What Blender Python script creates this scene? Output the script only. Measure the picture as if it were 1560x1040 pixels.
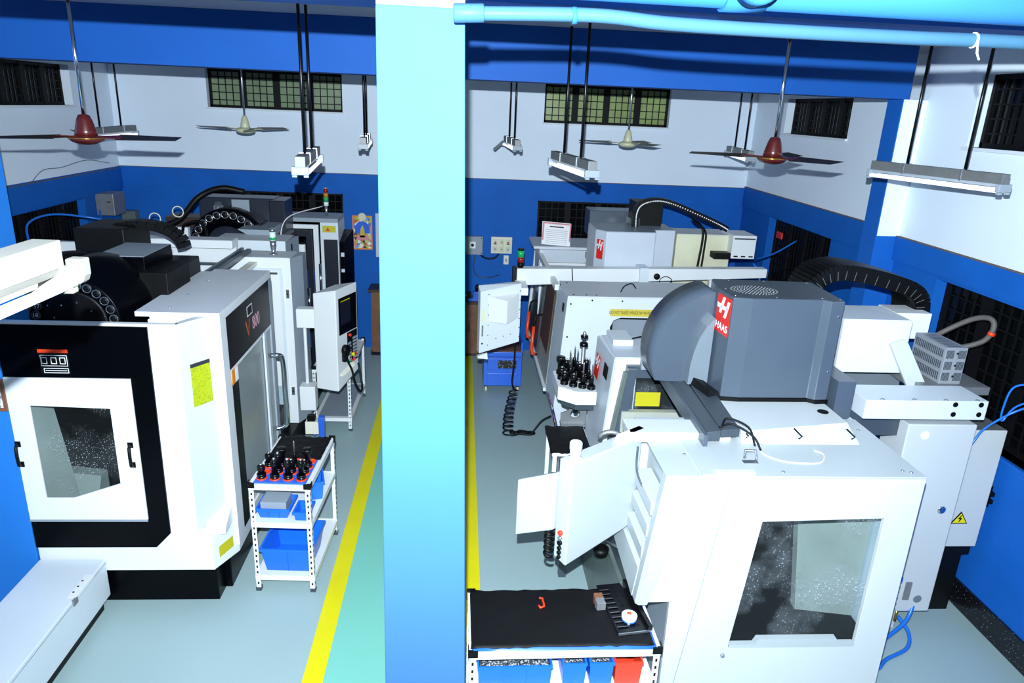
import bpy, bmesh, math, random
from mathutils import Vector, Matrix
random.seed(7)
for _o in list(bpy.data.objects): bpy.data.objects.remove(_o)
SC = bpy.context.scene
COL = SC.collection
# ---------------------------------------------------------------- camera
CAM = (0.0, 0.0, 3.6)
def _camera():
    p, y, r = math.radians(18.2), math.radians(4.5), math.radians(2.5)
    F = Vector((math.sin(y)*math.cos(p), math.cos(y)*math.cos(p), -math.sin(p)))
    R0 = Vector((math.cos(y), -math.sin(y), 0)); U0 = R0.cross(F)
    R = R0*math.cos(r) + U0*math.sin(r); U = -R0*math.sin(r) + U0*math.cos(r)
    m = Matrix((R, U, -F)).transposed().to_4x4(); m.translation = CAM
    c = bpy.data.cameras.new('camera'); c.sensor_width = 36.0; c.lens = 1085.0/1560.0*36.0
    c.clip_start = 0.05; c.clip_end = 100
    o = bpy.data.objects.new('camera', c); COL.objects.link(o); o.matrix_world = m
    SC.camera = o
_camera()
# ---------------------------------------------------------------- light
W = bpy.data.worlds.new('world'); SC.world = W; W.use_nodes = True
W.node_tree.nodes['Background'].inputs[0].default_value = (0.80, 0.90, 1.0, 1)
W.node_tree.nodes['Background'].inputs[1].default_value = 0.10
def _flash():                       # the flash unit mounted above the lens, its head pointing level at the far wall
    l = bpy.data.lights.new('camera_flash', 'SPOT'); l.energy = 3000; l.shadow_soft_size = 0.014
    l.spot_size = math.radians(152); l.spot_blend = 1.0
    l.color = (0.80, 0.92, 1.0)
    o = bpy.data.objects.new('camera_flash', l); COL.objects.link(o); o.location = (-0.03, 0.02, 3.80)
    o.rotation_euler = Vector((.05, 1, -.10)).to_track_quat('-Z', 'Y').to_euler()
_flash()
SC.view_settings.view_transform = 'Standard'; SC.view_settings.look = 'None'
SC.view_settings.gamma = 1.0; SC.view_settings.use_curve_mapping = False
SC.view_settings.exposure = 0.0
# ---------------------------------------------------------------- materials
def lin(h):
    h = h.lstrip('#'); v = [int(h[i:i+2], 16)/255 for i in (0, 2, 4)]
    return tuple(c/12.92 if c <= .04045 else ((c+.055)/1.055)**2.4 for c in v) + (1,)
MATS = {}
def mat(name, hexc, rough=.5, metal=0.0, var=.06, scale=6.0, bump=0.0, bscale=60.0, coat=0.0, emit=0.0, spec=.5):
    m = bpy.data.materials.new(name); m.use_nodes = True; nt = m.node_tree; b = nt.nodes['Principled BSDF']
    c = lin(hexc)
    b.inputs['Roughness'].default_value = rough; b.inputs['Metallic'].default_value = metal
    b.inputs['Specular IOR Level'].default_value = spec
    if coat: b.inputs['Coat Weight'].default_value = coat; b.inputs['Coat Roughness'].default_value = .15
    tc = nt.nodes.new('ShaderNodeTexCoord')
    n = nt.nodes.new('ShaderNodeTexNoise'); n.inputs['Scale'].default_value = scale; n.inputs['Detail'].default_value = 5
    nt.links.new(tc.outputs['Object'], n.inputs['Vector'])
    r = nt.nodes.new('ShaderNodeMapRange')
    r.inputs['From Min'].default_value = .3; r.inputs['From Max'].default_value = .7
    r.inputs['To Min'].default_value = 1-var; r.inputs['To Max'].default_value = 1+var*.5
    nt.links.new(n.outputs['Fac'], r.inputs['Value'])
    mx = nt.nodes.new('ShaderNodeMix'); mx.data_type = 'RGBA'; mx.blend_type = 'MULTIPLY'
    mx.inputs['Factor'].default_value = 1.0; mx.inputs['A'].default_value = c
    nt.links.new(r.outputs['Result'], mx.inputs['B'])
    nt.links.new(mx.outputs['Result'], b.inputs['Base Color'])
    if bump:
        n2 = nt.nodes.new('ShaderNodeTexNoise'); n2.inputs['Scale'].default_value = bscale; n2.inputs['Detail'].default_value = 3
        nt.links.new(tc.outputs['Object'], n2.inputs['Vector'])
        bp = nt.nodes.new('ShaderNodeBump'); bp.inputs['Strength'].default_value = bump; bp.inputs['Distance'].default_value = .01
        nt.links.new(n2.outputs['Fac'], bp.inputs['Height']); nt.links.new(bp.outputs['Normal'], b.inputs['Normal'])
    if emit:
        b.inputs['Emission Color'].default_value = c; b.inputs['Emission Strength'].default_value = emit
    MATS[name] = m; return m
def wet_glass(name, tint, alpha, drop=.5, dscale=60, film_w=.05):
    """window sheet with coolant drops and a dried film: part see-through, part diffuse"""
    m = bpy.data.materials.new(name); m.use_nodes = True; nt = m.node_tree; b = nt.nodes['Principled BSDF']
    out = nt.nodes['Material Output']
    b.inputs['Roughness'].default_value = .12; b.inputs['Base Color'].default_value = lin(tint)
    tc = nt.nodes.new('ShaderNodeTexCoord')
    v = nt.nodes.new('ShaderNodeTexVoronoi'); v.inputs['Scale'].default_value = dscale
    nt.links.new(tc.outputs['Object'], v.inputs['Vector'])
    lt = nt.nodes.new('ShaderNodeMath'); lt.operation = 'LESS_THAN'; lt.inputs[1].default_value = .24
    nt.links.new(v.outputs['Distance'], lt.inputs[0])
    n = nt.nodes.new('ShaderNodeTexNoise'); n.inputs['Scale'].default_value = 3.2; n.inputs['Detail'].default_value = 6
    nt.links.new(tc.outputs['Object'], n.inputs['Vector'])
    r = nt.nodes.new('ShaderNodeMapRange'); r.inputs['From Min'].default_value = .48; r.inputs['From Max'].default_value = .70
    nt.links.new(n.outputs['Fac'], r.inputs['Value'])
    mul = nt.nodes.new('ShaderNodeMath'); mul.operation = 'MULTIPLY'
    sc = nt.nodes.new('ShaderNodeSeparateColor'); nt.links.new(v.outputs['Color'], sc.inputs[0])
    gt = nt.nodes.new('ShaderNodeMath'); gt.operation = 'GREATER_THAN'; gt.inputs[1].default_value = .55; nt.links.new(sc.outputs[0], gt.inputs[0])
    an = nt.nodes.new('ShaderNodeMath'); an.operation = 'MULTIPLY'; nt.links.new(lt.outputs[0], an.inputs[0]); nt.links.new(gt.outputs[0], an.inputs[1])
    nt.links.new(an.outputs[0], mul.inputs[0]); nt.links.new(r.outputs['Result'], mul.inputs[1])
    film = nt.nodes.new('ShaderNodeMath'); film.operation = 'MULTIPLY'; film.inputs[1].default_value = film_w
    nt.links.new(r.outputs['Result'], film.inputs[0])
    s1 = nt.nodes.new('ShaderNodeMath'); s1.operation = 'MULTIPLY_ADD'; s1.inputs[1].default_value = drop
    nt.links.new(mul.outputs[0], s1.inputs[0]); nt.links.new(film.outputs[0], s1.inputs[2])
    s2 = nt.nodes.new('ShaderNodeMath'); s2.operation = 'ADD'; s2.inputs[1].default_value = alpha; s2.use_clamp = True
    nt.links.new(s1.outputs[0], s2.inputs[0])
    tr = nt.nodes.new('ShaderNodeBsdfTransparent'); tr.inputs[0].default_value = (.85, .9, .92, 1)
    mix = nt.nodes.new('ShaderNodeMixShader')
    nt.links.new(s2.outputs[0], mix.inputs[0]); nt.links.new(tr.outputs[0], mix.inputs[1]); nt.links.new(b.outputs[0], mix.inputs[2])
    nt.links.new(mix.outputs[0], out.inputs['Surface'])
    MATS[name] = m; return m
mat('wall_white', 'E4F0FD', .8, var=.04, scale=1.2, bump=.05, bscale=25)
mat('wall_blue', '1660BA', .6, spec=.15, var=.10, scale=2.5, bump=.06, bscale=18)
mat('beam_blue', '16509E', .6, spec=.15, var=.08, scale=2.0, bump=.05, bscale=18)
mat('column_blue', '3A6498', .6, spec=.03, var=.03, scale=2.0, bump=.05, bscale=14)
mat('column_navy', '101A44', .5, var=.3, scale=30)
mat('ceiling', 'B4B6BC', .9, var=.05, scale=1.0)
mat('dust_line', '6B5A50', .9, var=.3, scale=20)
mat('frame_black', '08090D', .6, var=.2, scale=20, spec=.2)
mat('glass_dark', '060809', .15, spec=.3, var=.5, scale=9)
mat('sill', 'DDE4EC', .6)
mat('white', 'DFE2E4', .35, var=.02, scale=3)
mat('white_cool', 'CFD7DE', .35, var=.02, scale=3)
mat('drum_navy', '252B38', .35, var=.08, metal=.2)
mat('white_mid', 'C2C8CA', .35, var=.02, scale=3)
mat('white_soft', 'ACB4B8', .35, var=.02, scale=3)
mat('batten', '6A6860', .4, var=.04)
mat('column_left', '2678D0', .55, var=.06, scale=2, spec=.2)
mat('louvre_grey', '8B9097', .45, var=.06)
mat('rim_grey', '6C7680', .4, var=.04)
mat('offwhite', 'E6E2D2', .4, var=.05, scale=5)
mat('gray_top', 'C9CDD3', .45, var=.04, scale=4)  # gray for tops of white parts, their weaker light put into the colour
mat('gray_light', 'C3CBD6', .4, var=.04, scale=4)
mat('gray_mid', '8E98A3', .4, var=.06, scale=4)
mat('slate', '47525F', .30, var=.06, scale=3)
mat('slate_dark', '3D464F', .35, var=.08, scale=4)
mat('navy_panel', '121625', .35, var=.1)
mat('black_gloss', '020306', .3, var=.2, spec=.12)
mat('black', '040506', .5, var=.25, spec=.25)
mat('black_metal', '0A0B0F', .28, metal=.3, var=.3)
mat('rubber', '08090C', .6, spec=.25, var=.35, scale=9, bump=.25, bscale=22)
mat('steel', 'B8BCC2', .28, metal=.9, var=.1)
mat('steel_gray', '8C8F92', .45, metal=.5, var=.15, scale=12)
mat('galv', '77797A', .5, metal=.4, var=.12, scale=14)
mat('chrome', 'D5D9DE', .12, metal=1.0, var=.02)
mat('cream', 'D8D6B8', .5, var=.12, scale=4)
mat('fan_cream', 'C9C9A8', .35, var=.05)
mat('fan_brown', '4A1512', .3, var=.15, coat=.4)
mat('blade_dark', '1B1618', .5, var=.2)
mat('blade_grey', '8E9392', .4, var=.1)
mat('gold', 'B08A3C', .25, metal=.8)
mat('wood', '7A5138', .45, var=.25, scale=7)
mat('wood_dark', '3A2620', .5, var=.25, scale=7)
mat('bin_blue', '1668E0', .35, var=.06, scale=8)
mat('bin_blue_dark', '1A4FB4', .4, var=.06)
mat('tool_blue', '2A66D8', .3, var=.05)
mat('bin_red', 'D63A22', .4, var=.08)
mat('red', 'D8281C', .4, var=.05)
mat('red_cup', 'E8421C', .35, var=.1)
mat('orange', 'E88A20', .5, var=.1)
mat('yellow', 'E2D412', .5, var=.05)
mat('label_yellow', 'B8B010', .6, var=.05)
mat('label_gold', 'C9B63C', .6, var=.08)
mat('lime', 'D7E600', .6, var=.03)
mat('green', '128A4A', .35, var=.05)
mat('green_lamp', '0F9A55', .25, emit=.15)
mat('red_lamp', '8E1C1C', .25)
mat('amber_lamp', 'B8801E', .25)
mat('clear_lamp', 'DCEFE6', .15, var=.03)
mat('paper', 'F2F0F2', .8, var=.03)
mat('pink', 'D88A90', .7)
mat('text_dark', '20242A', .7)
mat('text_white', 'EDEFF2', .6)
mat('text_pink', 'C79AA6', .5)
mat('text_orange', 'A8582C', .5)
mat('hose_blue', '1C6FD0', .3, var=.05)
mat('hose_gray', '5A5552', .6, var=.15, scale=30)
mat('pipe_blue', '2A5F94', .45, spec=.08, var=.03)
mat('pipe_pale', '34566E', .45, spec=.08, var=.03)
mat('floor_grey', '9DB4B6', .42, var=.025, scale=1.5)
mat('floor_green', '7CC4B4', .42, var=.03, scale=1.5)
mat('floor_yellow', 'E2D600', .5, var=.05, scale=3)
mat('tank', '5F6B66', .35, var=.2, scale=6)
mat('tube_glow', 'F4FAFF', .3, emit=1.2)
mat('purple', '5A3AA0', .5, var=.3, scale=30)
mat('brown_board', '54392C', .6, var=.35, scale=6)
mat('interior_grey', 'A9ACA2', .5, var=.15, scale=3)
mat('interior_dark', '0B0D10', .5, var=.3, scale=5)  # near-black, the shade inside the enclosures put into the colour
wet_glass('glass_wet', 'C4CCD2', .010, .9, 70, .12)
wet_glass('glass_wet_fine', 'C4CACC', .006, .9, 80, .03)
wet_glass('glass_film', 'AEB4B4', .62, .1, 60)
def _frosted(name, c1, c2):
    m = mat(name, c1, .35, var=.0); nt = m.node_tree; b = nt.nodes['Principled BSDF']
    mx = nt.nodes.new('ShaderNodeMix'); mx.data_type = 'RGBA'
    n = nt.nodes.new('ShaderNodeTexNoise'); n.inputs['Scale'].default_value = 3.0; n.inputs['Detail'].default_value = 8
    tc = nt.nodes.new('ShaderNodeTexCoord'); nt.links.new(tc.outputs['Object'], n.inputs['Vector'])
    mx.inputs['A'].default_value = lin(c1); mx.inputs['B'].default_value = lin(c2)
    nt.links.new(n.outputs['Fac'], mx.inputs['Factor']); nt.links.new(mx.outputs['Result'], b.inputs['Base Color'])
_frosted('glass_frost_a', '5F7050', '93A382'); _frosted('glass_frost_b', '6E8040', 'A9B878')
def _granite():
    m = mat('granite', '0A0A0C', .25, var=0); nt = m.node_tree; b = nt.nodes['Principled BSDF']
    v = nt.nodes.new('ShaderNodeTexVoronoi'); v.inputs['Scale'].default_value = 45
    tc = nt.nodes.new('ShaderNodeTexCoord'); nt.links.new(tc.outputs['Object'], v.inputs['Vector'])
    r = nt.nodes.new('ShaderNodeValToRGB'); r.color_ramp.elements[0].position = .05; r.color_ramp.elements[1].position = .16
    r.color_ramp.elements[0].color = (.45, .42, .5, 1); r.color_ramp.elements[1].color = (.006, .006, .008, 1)
    nt.links.new(v.outputs['Distance'], r.inputs[0]); nt.links.new(r.outputs[0], b.inputs['Base Color'])
_granite()
def _mosaic(name, cols, scale):
    m = mat(name, 'FFFFFF', .6, var=0); nt = m.node_tree; b = nt.nodes['Principled BSDF']
    v = nt.nodes.new('ShaderNodeTexVoronoi'); v.inputs['Scale'].default_value = scale
    tc = nt.nodes.new('ShaderNodeTexCoord'); nt.links.new(tc.outputs['Object'], v.inputs['Vector'])
    sp = nt.nodes.new('ShaderNodeSeparateColor'); nt.links.new(v.outputs['Color'], sp.inputs[0])
    r = nt.nodes.new('ShaderNodeValToRGB'); r.color_ramp.interpolation = 'CONSTANT'
    while len(r.color_ramp.elements) < len(cols): r.color_ramp.elements.new(.5)
    for i, c in enumerate(cols):
        r.color_ramp.elements[i].position = i/len(cols); r.color_ramp.elements[i].color = lin(c)
    nt.links.new(sp.outputs[0], r.inputs[0]); nt.links.new(r.outputs[0], b.inputs['Base Color'])
_mosaic('poster_print', ['2A6FC0', 'C9C26A', 'D8857A', 'E8E6DC', '30343C', '6FA0D8', 'B8B430', 'C06048'], 26)
_mosaic('print_fine', ['F4F4F4', 'F4F4F4', 'C0C4C8', 'F4F4F4', '8A9098'], 90)
_mosaic('board_print', ['15181C', '15181C', '2A2E34', '15181C', '70767C'], 60)
_mosaic('purple_print', ['5A3AA0', '7A5AC0', 'C8C8D8', '3A2A70', 'B04A50'], 40)
_mosaic('lime_print', ['A4B000', 'A4B000', '8E9A10', 'A4B000'], 120)
_mosaic('scrap_print', ['5A5E66', '22262C', 'A9AEB4', '3C4046'], 120)
# ---------------------------------------------------------------- mesh helpers
BASE = {}
class M:
    """collects shapes in world coordinates; make() links them as one mesh object"""
    def __init__(s): s.bm = bmesh.new(); s.mi = 0; s.smooth = []
    def _new(s, fs, sm=False):
        for f in fs: f.material_index = s.mi; f.smooth = sm
        return s
    def box(s, x0, x1, y0, y1, z0, z1):
        v = [s.bm.verts.new(p) for p in ((x0,y0,z0),(x1,y0,z0),(x1,y1,z0),(x0,y1,z0),(x0,y0,z1),(x1,y0,z1),(x1,y1,z1),(x0,y1,z1))]
        fs = [s.bm.faces.new([v[i] for i in q]) for q in ((3,2,1,0),(4,5,6,7),(0,1,5,4),(1,2,6,5),(2,3,7,6),(3,0,4,7))]
        return s._new(fs)
    def hexa(s, b, t):                     # four base points, four top points
        v = [s.bm.verts.new(p) for p in list(b)+list(t)]
        fs = [s.bm.faces.new([v[i] for i in q]) for q in ((3,2,1,0),(4,5,6,7),(0,1,5,4),(1,2,6,5),(2,3,7,6),(3,0,4,7))]
        return s._new(fs)
    def obox(s, c, u, v, w, du, dv, dw):   # oriented box: centre, axes, half sizes
        c = Vector(c); u = Vector(u).normalized()*du; v = Vector(v).normalized()*dv; w = Vector(w).normalized()*dw
        return s.hexa([c-u-v-w, c+u-v-w, c+u+v-w, c-u+v-w], [c-u-v+w, c+u-v+w, c+u+v+w, c-u+v+w])
    def prism(s, poly, axis, a0, a1, sm=False):
        def pt(p, a): return {'x': (a,p[0],p[1]), 'y': (p[0],a,p[1]), 'z': (p[0],p[1],a)}[axis]
        A = [s.bm.verts.new(pt(p, a0)) for p in poly]; B = [s.bm.verts.new(pt(p, a1)) for p in poly]
        n = len(poly); fs = [s.bm.faces.new(A), s.bm.faces.new(B[::-1])]
        sd = [s.bm.faces.new([A[i], A[(i+1)%n], B[(i+1)%n], B[i]]) for i in range(n)]
        s._new(fs); s._new(sd, sm); return s
    def plate(s, outer, holes, axis, a0, a1):
        """flat sheet with holes, extruded from a0 to a1 along an axis"""
        def pt(p, a): return {'x': (a,p[0],p[1]), 'y': (p[0],a,p[1]), 'z': (p[0],p[1],a)}[axis]
        t = bmesh.new(); loops = []
        for lp in [outer]+holes:
            vs = [t.verts.new(pt(p, a0)) for p in lp]; loops.append(vs)
            for i in range(len(vs)): t.edges.new((vs[i], vs[(i+1)%len(vs)]))
        bmesh.ops.triangle_fill(t, edges=t.edges[:], use_beauty=True)
        mp0 = {v: s.bm.verts.new(v.co) for v in t.verts}
        d = Vector(pt((0,0), a1)) - Vector(pt((0,0), a0))
        mp1 = {v: s.bm.verts.new(v.co+d) for v in t.verts}
        fs = []
        for f in t.faces:
            fs.append(s.bm.faces.new([mp0[v] for v in f.verts])); fs.append(s.bm.faces.new([mp1[v] for v in reversed(f.verts)]))
        for vs in loops:
            for i in range(len(vs)):
                a, b = vs[i], vs[(i+1)%len(vs)]; fs.append(s.bm.faces.new([mp0[a], mp0[b], mp1[b], mp1[a]]))
        t.free(); return s._new(fs)
    def cyl(s, p0, p1, r, n=12, r1=None, sm=True):
        p0 = Vector(p0); p1 = Vector(p1); r1 = r if r1 is None else r1
        d = (p1-p0).normalized(); a = d.orthogonal().normalized(); b = d.cross(a)
        A = []; B = []
        for i in range(n):
            c = math.cos(2*math.pi*i/n); q = math.sin(2*math.pi*i/n)
            A.append(s.bm.verts.new(p0+(a*c+b*q)*r)); B.append(s.bm.verts.new(p1+(a*c+b*q)*r1))
        fs = [s.bm.faces.new(A[::-1]), s.bm.faces.new(B)]
        sd = [s.bm.faces.new([A[i], A[(i+1)%n], B[(i+1)%n], B[i]]) for i in range(n)]
        s._new(fs); s._new(sd, sm); return s
    def tube(s, pts, r, n=8, rad=None):
        pts = [Vector(p) for p in pts]; rings = []; prev = None
        for i, p in enumerate(pts):
            d = (pts[min(i+1, len(pts)-1)] - pts[max(i-1, 0)]).normalized()
            if prev is None: a = d.orthogonal().normalized()
            else:
                a = prev - d*prev.dot(d); a = a.normalized() if a.length > 1e-6 else d.orthogonal().normalized()
            prev = a; b = d.cross(a); rr = rad[i] if rad else r
            rings.append([s.bm.verts.new(p+(a*math.cos(2*math.pi*k/n)+b*math.sin(2*math.pi*k/n))*rr) for k in range(n)])
        fs = []
        for A, B in zip(rings, rings[1:]):
            fs += [s.bm.faces.new([A[k], A[(k+1)%n], B[(k+1)%n], B[k]]) for k in range(n)]
        e = [s.bm.faces.new(rings[0][::-1]), s.bm.faces.new(rings[-1])]
        s._new(fs, True); s._new(e); return s
    def lathe(s, prof, c=(0,0,0), n=20, axis='z', sm=True):
        c = Vector(c); rings = []
        for r, h in prof:
            ring = []
            for k in range(n):
                x = r*math.cos(2*math.pi*k/n); y = r*math.sin(2*math.pi*k/n)
                ring.append(s.bm.verts.new(c + Vector({'z': (x,y,h), 'y': (x,h,y), 'x': (h,x,y)}[axis])))
            rings.append(ring)
        fs = []
        for A, B in zip(rings, rings[1:]):
            fs += [s.bm.faces.new([A[k], A[(k+1)%n], B[(k+1)%n], B[k]]) for k in range(n)]
        e = [s.bm.faces.new(rings[0][::-1]), s.bm.faces.new(rings[-1])]
        s._new(fs, sm); s._new(e); return s
    def quad(s, a, b, c, d): return s._new([s.bm.faces.new([s.bm.verts.new(p) for p in (a,b,c,d)])])
    def make(s, name, m, parent=None, bevel=0.0, label=None, seg=2):
        base = BASE.get(parent, Vector((0,0,0)))
        bmesh.ops.recalc_face_normals(s.bm, faces=s.bm.faces[:])
        for v in s.bm.verts: v.co -= base
        me = bpy.data.meshes.new(name); s.bm.to_mesh(me); s.bm.free()
        for k in ([m] if isinstance(m, str) else m): me.materials.append(MATS[k])
        o = bpy.data.objects.new(name, me); COL.objects.link(o); o.parent = parent; BASE[o] = base
        if bevel:
            b = o.modifiers.new('bevel', 'BEVEL'); b.width = bevel; b.segments = seg; b.limit_method = 'ANGLE'; b.angle_limit = math.radians(40)
        if label: o['label'] = label
        return o
def tag(o, label, cat, group=None):
    o['label'] = label; o['category'] = cat
    if group: o['group'] = group
    return o
def thing(name, label, cat, loc=(0,0,0), group=None):
    o = bpy.data.objects.new(name, None); COL.objects.link(o); o.location = loc; BASE[o] = Vector(loc)
    o.empty_display_size = .1
    return tag(o, label, cat, group)
def struct(o): o['kind'] = 'structure'; return o
def copy_tree(o, parent=None):
    c = o.copy(); COL.objects.link(c); c.parent = parent; BASE[c] = BASE.get(o, Vector((0,0,0)))
    for ch in list(o.children): copy_tree(ch, c)
    return c
def text(s, o, u, v, size, m, parent, name='lettering', align='CENTER', ext=.0006, sx=1.0):
    """flat lettering: o = anchor, u = reading direction, v = up"""
    cu = bpy.data.curves.new('t', 'FONT'); cu.body = s; cu.size = size; cu.extrude = ext; cu.align_x = align; cu.align_y = 'CENTER'
    t = bpy.data.objects.new('t', cu); COL.objects.link(t)
    me = bpy.data.meshes.new_from_object(t.evaluated_get(bpy.context.evaluated_depsgraph_get()))
    bpy.data.objects.remove(t); bpy.data.curves.remove(cu)
    u = Vector(u).normalized(); v = Vector(v); v = (v-u*v.dot(u)).normalized(); w = u.cross(v)
    base = BASE.get(parent, Vector((0,0,0)))
    for p in me.vertices: p.co = Vector(o) + u*p.co.x*sx + v*p.co.y + w*p.co.z - base
    me.materials.clear(); me.materials.append(MATS[m])
    ob = bpy.data.objects.new(name, me); COL.objects.link(ob); ob.parent = parent; BASE[ob] = base
    return ob
def arc(cx, cy, r, a0, a1, n):
    return [(cx+r*math.cos(math.radians(a0+(a1-a0)*i/n)), cy+r*math.sin(math.radians(a0+(a1-a0)*i/n))) for i in range(n+1)]
def spline(pts, n=8):
    P = [Vector(p) for p in pts]; P = [P[0]*2-P[1]] + P + [P[-1]*2-P[-2]]; out = []
    for i in range(1, len(P)-2):
        for k in range(n):
            t = k/n; a, b, c, d = P[i-1:i+3]
            out.append(.5*((2*b)+(c-a)*t+(2*a-5*b+4*c-d)*t*t+(3*b-a-3*c+d)*t**3))
    return out + [P[-2]]
# ---------------------------------------------------------------- the room
XL, XR, XN, YB, YF, ZC = -4.75, 4.2, 3.97, 10.5, -0.6, 4.22
ZB = 2.60                                   # top of the blue dado band
m = M(); m.box(XL-.3, XR+.3, YF, YB+.3, -.2, 0); struct(m.make('floor', 'floor_grey'))
m = M(); m.box(-.84, .088, YF, YB, 0, .0015); struct(m.make('trim_1', 'floor_green'))
o = M().box(-.975, -.84, YF, YB, 0, .002).make('floor_stripe', 'floor_yellow'); tag(o, 'yellow painted floor line beside the left-hand tool cart', 'floor marking', 'yellow aisle lines')
o = M().box(.088, .203, YF, YB, 0, .002).make('floor_stripe', 'floor_yellow'); tag(o, 'yellow painted floor line running to the blue drawer cabinet', 'floor marking', 'yellow aisle lines')
m = M(); m.box(XL-.3, XR+.3, YF, YB+.3, ZC, ZC+.2); struct(m.make('ceiling', 'ceiling'))
def wall(name, axis, plane, out, a0, a1, holes):
    """wall slab with window openings: white above the band, blue below"""
    m = M(); zs = sorted({0, ZB, ZC} | {h[2] for h in holes} | {h[3] for h in holes})
    xs = sorted({a0, a1} | {h[0] for h in holes} | {h[1] for h in holes}); t = .22*out
    for i in range(len(xs)-1):
        for k in range(len(zs)-1):
            cx, cz = (xs[i]+xs[i+1])/2, (zs[k]+zs[k+1])/2
            if any(h[0] < cx < h[1] and h[2] < cz < h[3] for h in holes): continue
            m.mi = 0 if cz > ZB else 1
            p0, p1 = sorted((plane, plane+t))
            if axis == 'y': m.box(xs[i], xs[i+1], p0, p1, zs[k], zs[k+1])
            else: m.box(p0, p1, xs[i], xs[i+1], zs[k], zs[k+1])
    return struct(m.make(name, ['wall_white', 'wall_blue']))
WB = [(-3.48,-1.665,3.43,3.93), (1.14,2.94,3.41,3.93), (-3.52,-1.70,1.2,2.315), (1.12,2.95,1.2,2.315)]
WRF = [(7.86,9.49,3.42,3.85), (7.80,9.51,1.2,2.325)]
WRN = [(3.90,5.58,3.45,3.99), (3.6,5.57,1.33,2.39)]
WL = [(7.9,9.5,3.40,3.86), (7.86,9.44,1.2,2.28)]
wall('wall_back', 'y', YB, 1, XL-.22, XR+.22, WB)
wall('wall_right', 'x', XR, 1, 6.3, YB, WRF)
wall('wall_right', 'x', XN, 1, YF, 6.3, WRN)
wall('wall_left', 'x', XL, -1, YF, YB, WL)
def window(n, axis, plane, out, h, ns, glass, nv=4, nh=5):
    a0, a1, z0, z1 = h; root = bpy.data.objects.new('window_%d' % n, None); COL.objects.link(root); struct(root)
    root.empty_display_size = .1
    c = ((a0+a1)/2, plane, z0) if axis == 'y' else (plane, (a0+a1)/2, z0)
    root.location = c; BASE[root] = Vector(c)
    def bx(m, p0, p1, d0, d1, q0, q1):                      # d = depth into the wall
        e0, e1 = sorted((plane+out*d0, plane+out*d1))
        return m.box(p0, p1, e0, e1, q0, q1) if axis == 'y' else m.box(e0, e1, p0, p1, q0, q1)
    f = M(); fw = .035
    bx(f, a0, a1, .10, .15, z0, z0+fw); bx(f, a0, a1, .10, .15, z1-fw, z1); bx(f, a0, a0+fw, .10, .15, z0, z1); bx(f, a1-fw, a1, .10, .15, z0, z1)
    w = (a1-a0)/ns
    for i in range(1, ns): bx(f, a0+i*w-.045, a0+i*w+.045, .095, .15, z0, z1)
    f.make('window_frame', 'frame_black', root)
    for i in range(ns):
        b0 = a0+i*w+(.045 if i else fw); b1 = a0+(i+1)*w-(.045 if i < ns-1 else fw)
        bx(M(), b0, b1, .132, .142, z0+fw, z1-fw).make('pane', glass, root)
        for k in range(1, nv):
            x = b0+(b1-b0)*k/nv; bx(M(), x-.006, x+.006, .112, .124, z0, z1).make('grille_bar', 'frame_black', root)
        for k in range(1, nh):
            z = z0+(z1-z0)*k/nh; bx(M(), b0, b1, .106, .118, z-.006, z+.006).make('grille_bar', 'frame_black', root)
    s = M(); bx(s, a0-.02, a1+.02, -.03, .10, z0-.025, z0); s.make('window_sill', 'sill' if z0 > 2.5 else 'wall_blue', root)
    return root
window(1, 'y', YB, 1, WB[0], 4, 'glass_frost_a'); window(2, 'y', YB, 1, WB[1], 4, 'glass_frost_b')
window(3, 'y', YB, 1, WB[2], 4, 'glass_dark', 4, 9); window(4, 'y', YB, 1, WB[3], 4, 'glass_dark', 4, 9)
window(5, 'x', XR, 1, WRF[0], 4, 'glass_dark'); window(6, 'x', XN, 1, WRN[0], 4, 'glass_dark')
window(7, 'x', XR, 1, WRF[1], 4, 'glass_dark', 4, 9); window(8, 'x', XN, 1, WRN[1], 4, 'glass_dark', 4, 9)
window(9, 'x', XL, -1, WL[0], 4, 'glass_dark'); window(10, 'x', XL, -1, WL[1], 4, 'glass_dark', 4, 9)
# lintel band standing proud of the wall, with a dusty top edge
def band(n, b, top):
    m = M(); m.box(*b); m.mi = 1; m.box(*top); struct(m.make('trim_%d' % n, ['wall_blue', 'dust_line']))
band(2, (XL, XR, YB-.03, YB, 2.34, ZB), (XL, XR, YB-.032, YB, ZB, ZB+.006))
band(3, (XR-.03, XR, 6.43, YB-.03, 2.34, ZB+.02), (XR-.032, XR, 6.43, YB-.03, ZB+.02, ZB+.028))
band(4, (XN-.03, XN, YF, 6.2, 2.42, ZB+.03), (XN-.032, XN, YF, 6.2, ZB+.03, ZB+.038))
band(5, (XL, XL+.03, YF, YB-.03, 2.30, ZB-.02), (XL, XL+.032, YF, YB-.03, ZB-.02, ZB-.014))
m = M(); m.box(3.75, XR, 6.2, 6.43, 0, ZB+.03); m.mi = 1; m.box(3.76, XR, 6.2, 6.41, ZB+.03, 3.8); m.mi = 0; m.box(3.75, 3.76, 6.202, 6.43, ZB+.03, 3.8)
struct(m.make('trim_6', ['wall_blue', 'wall_white']))                       # wall pier under the beam
m = M(); m.box(XL, 3.76, 6.13, 6.45, 3.80, ZC); struct(m.make('ceiling_beam', 'beam_blue'))
m = M(); m.box(XL, XR, 2.66, 3.0, 3.937, ZC); struct(m.make('ceiling_beam', 'beam_blue'))
m = M(); m.box(XN-.02, XN, YF, 6.2, 0, .21); struct(m.make('baseboard_right', 'granite'))
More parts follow.
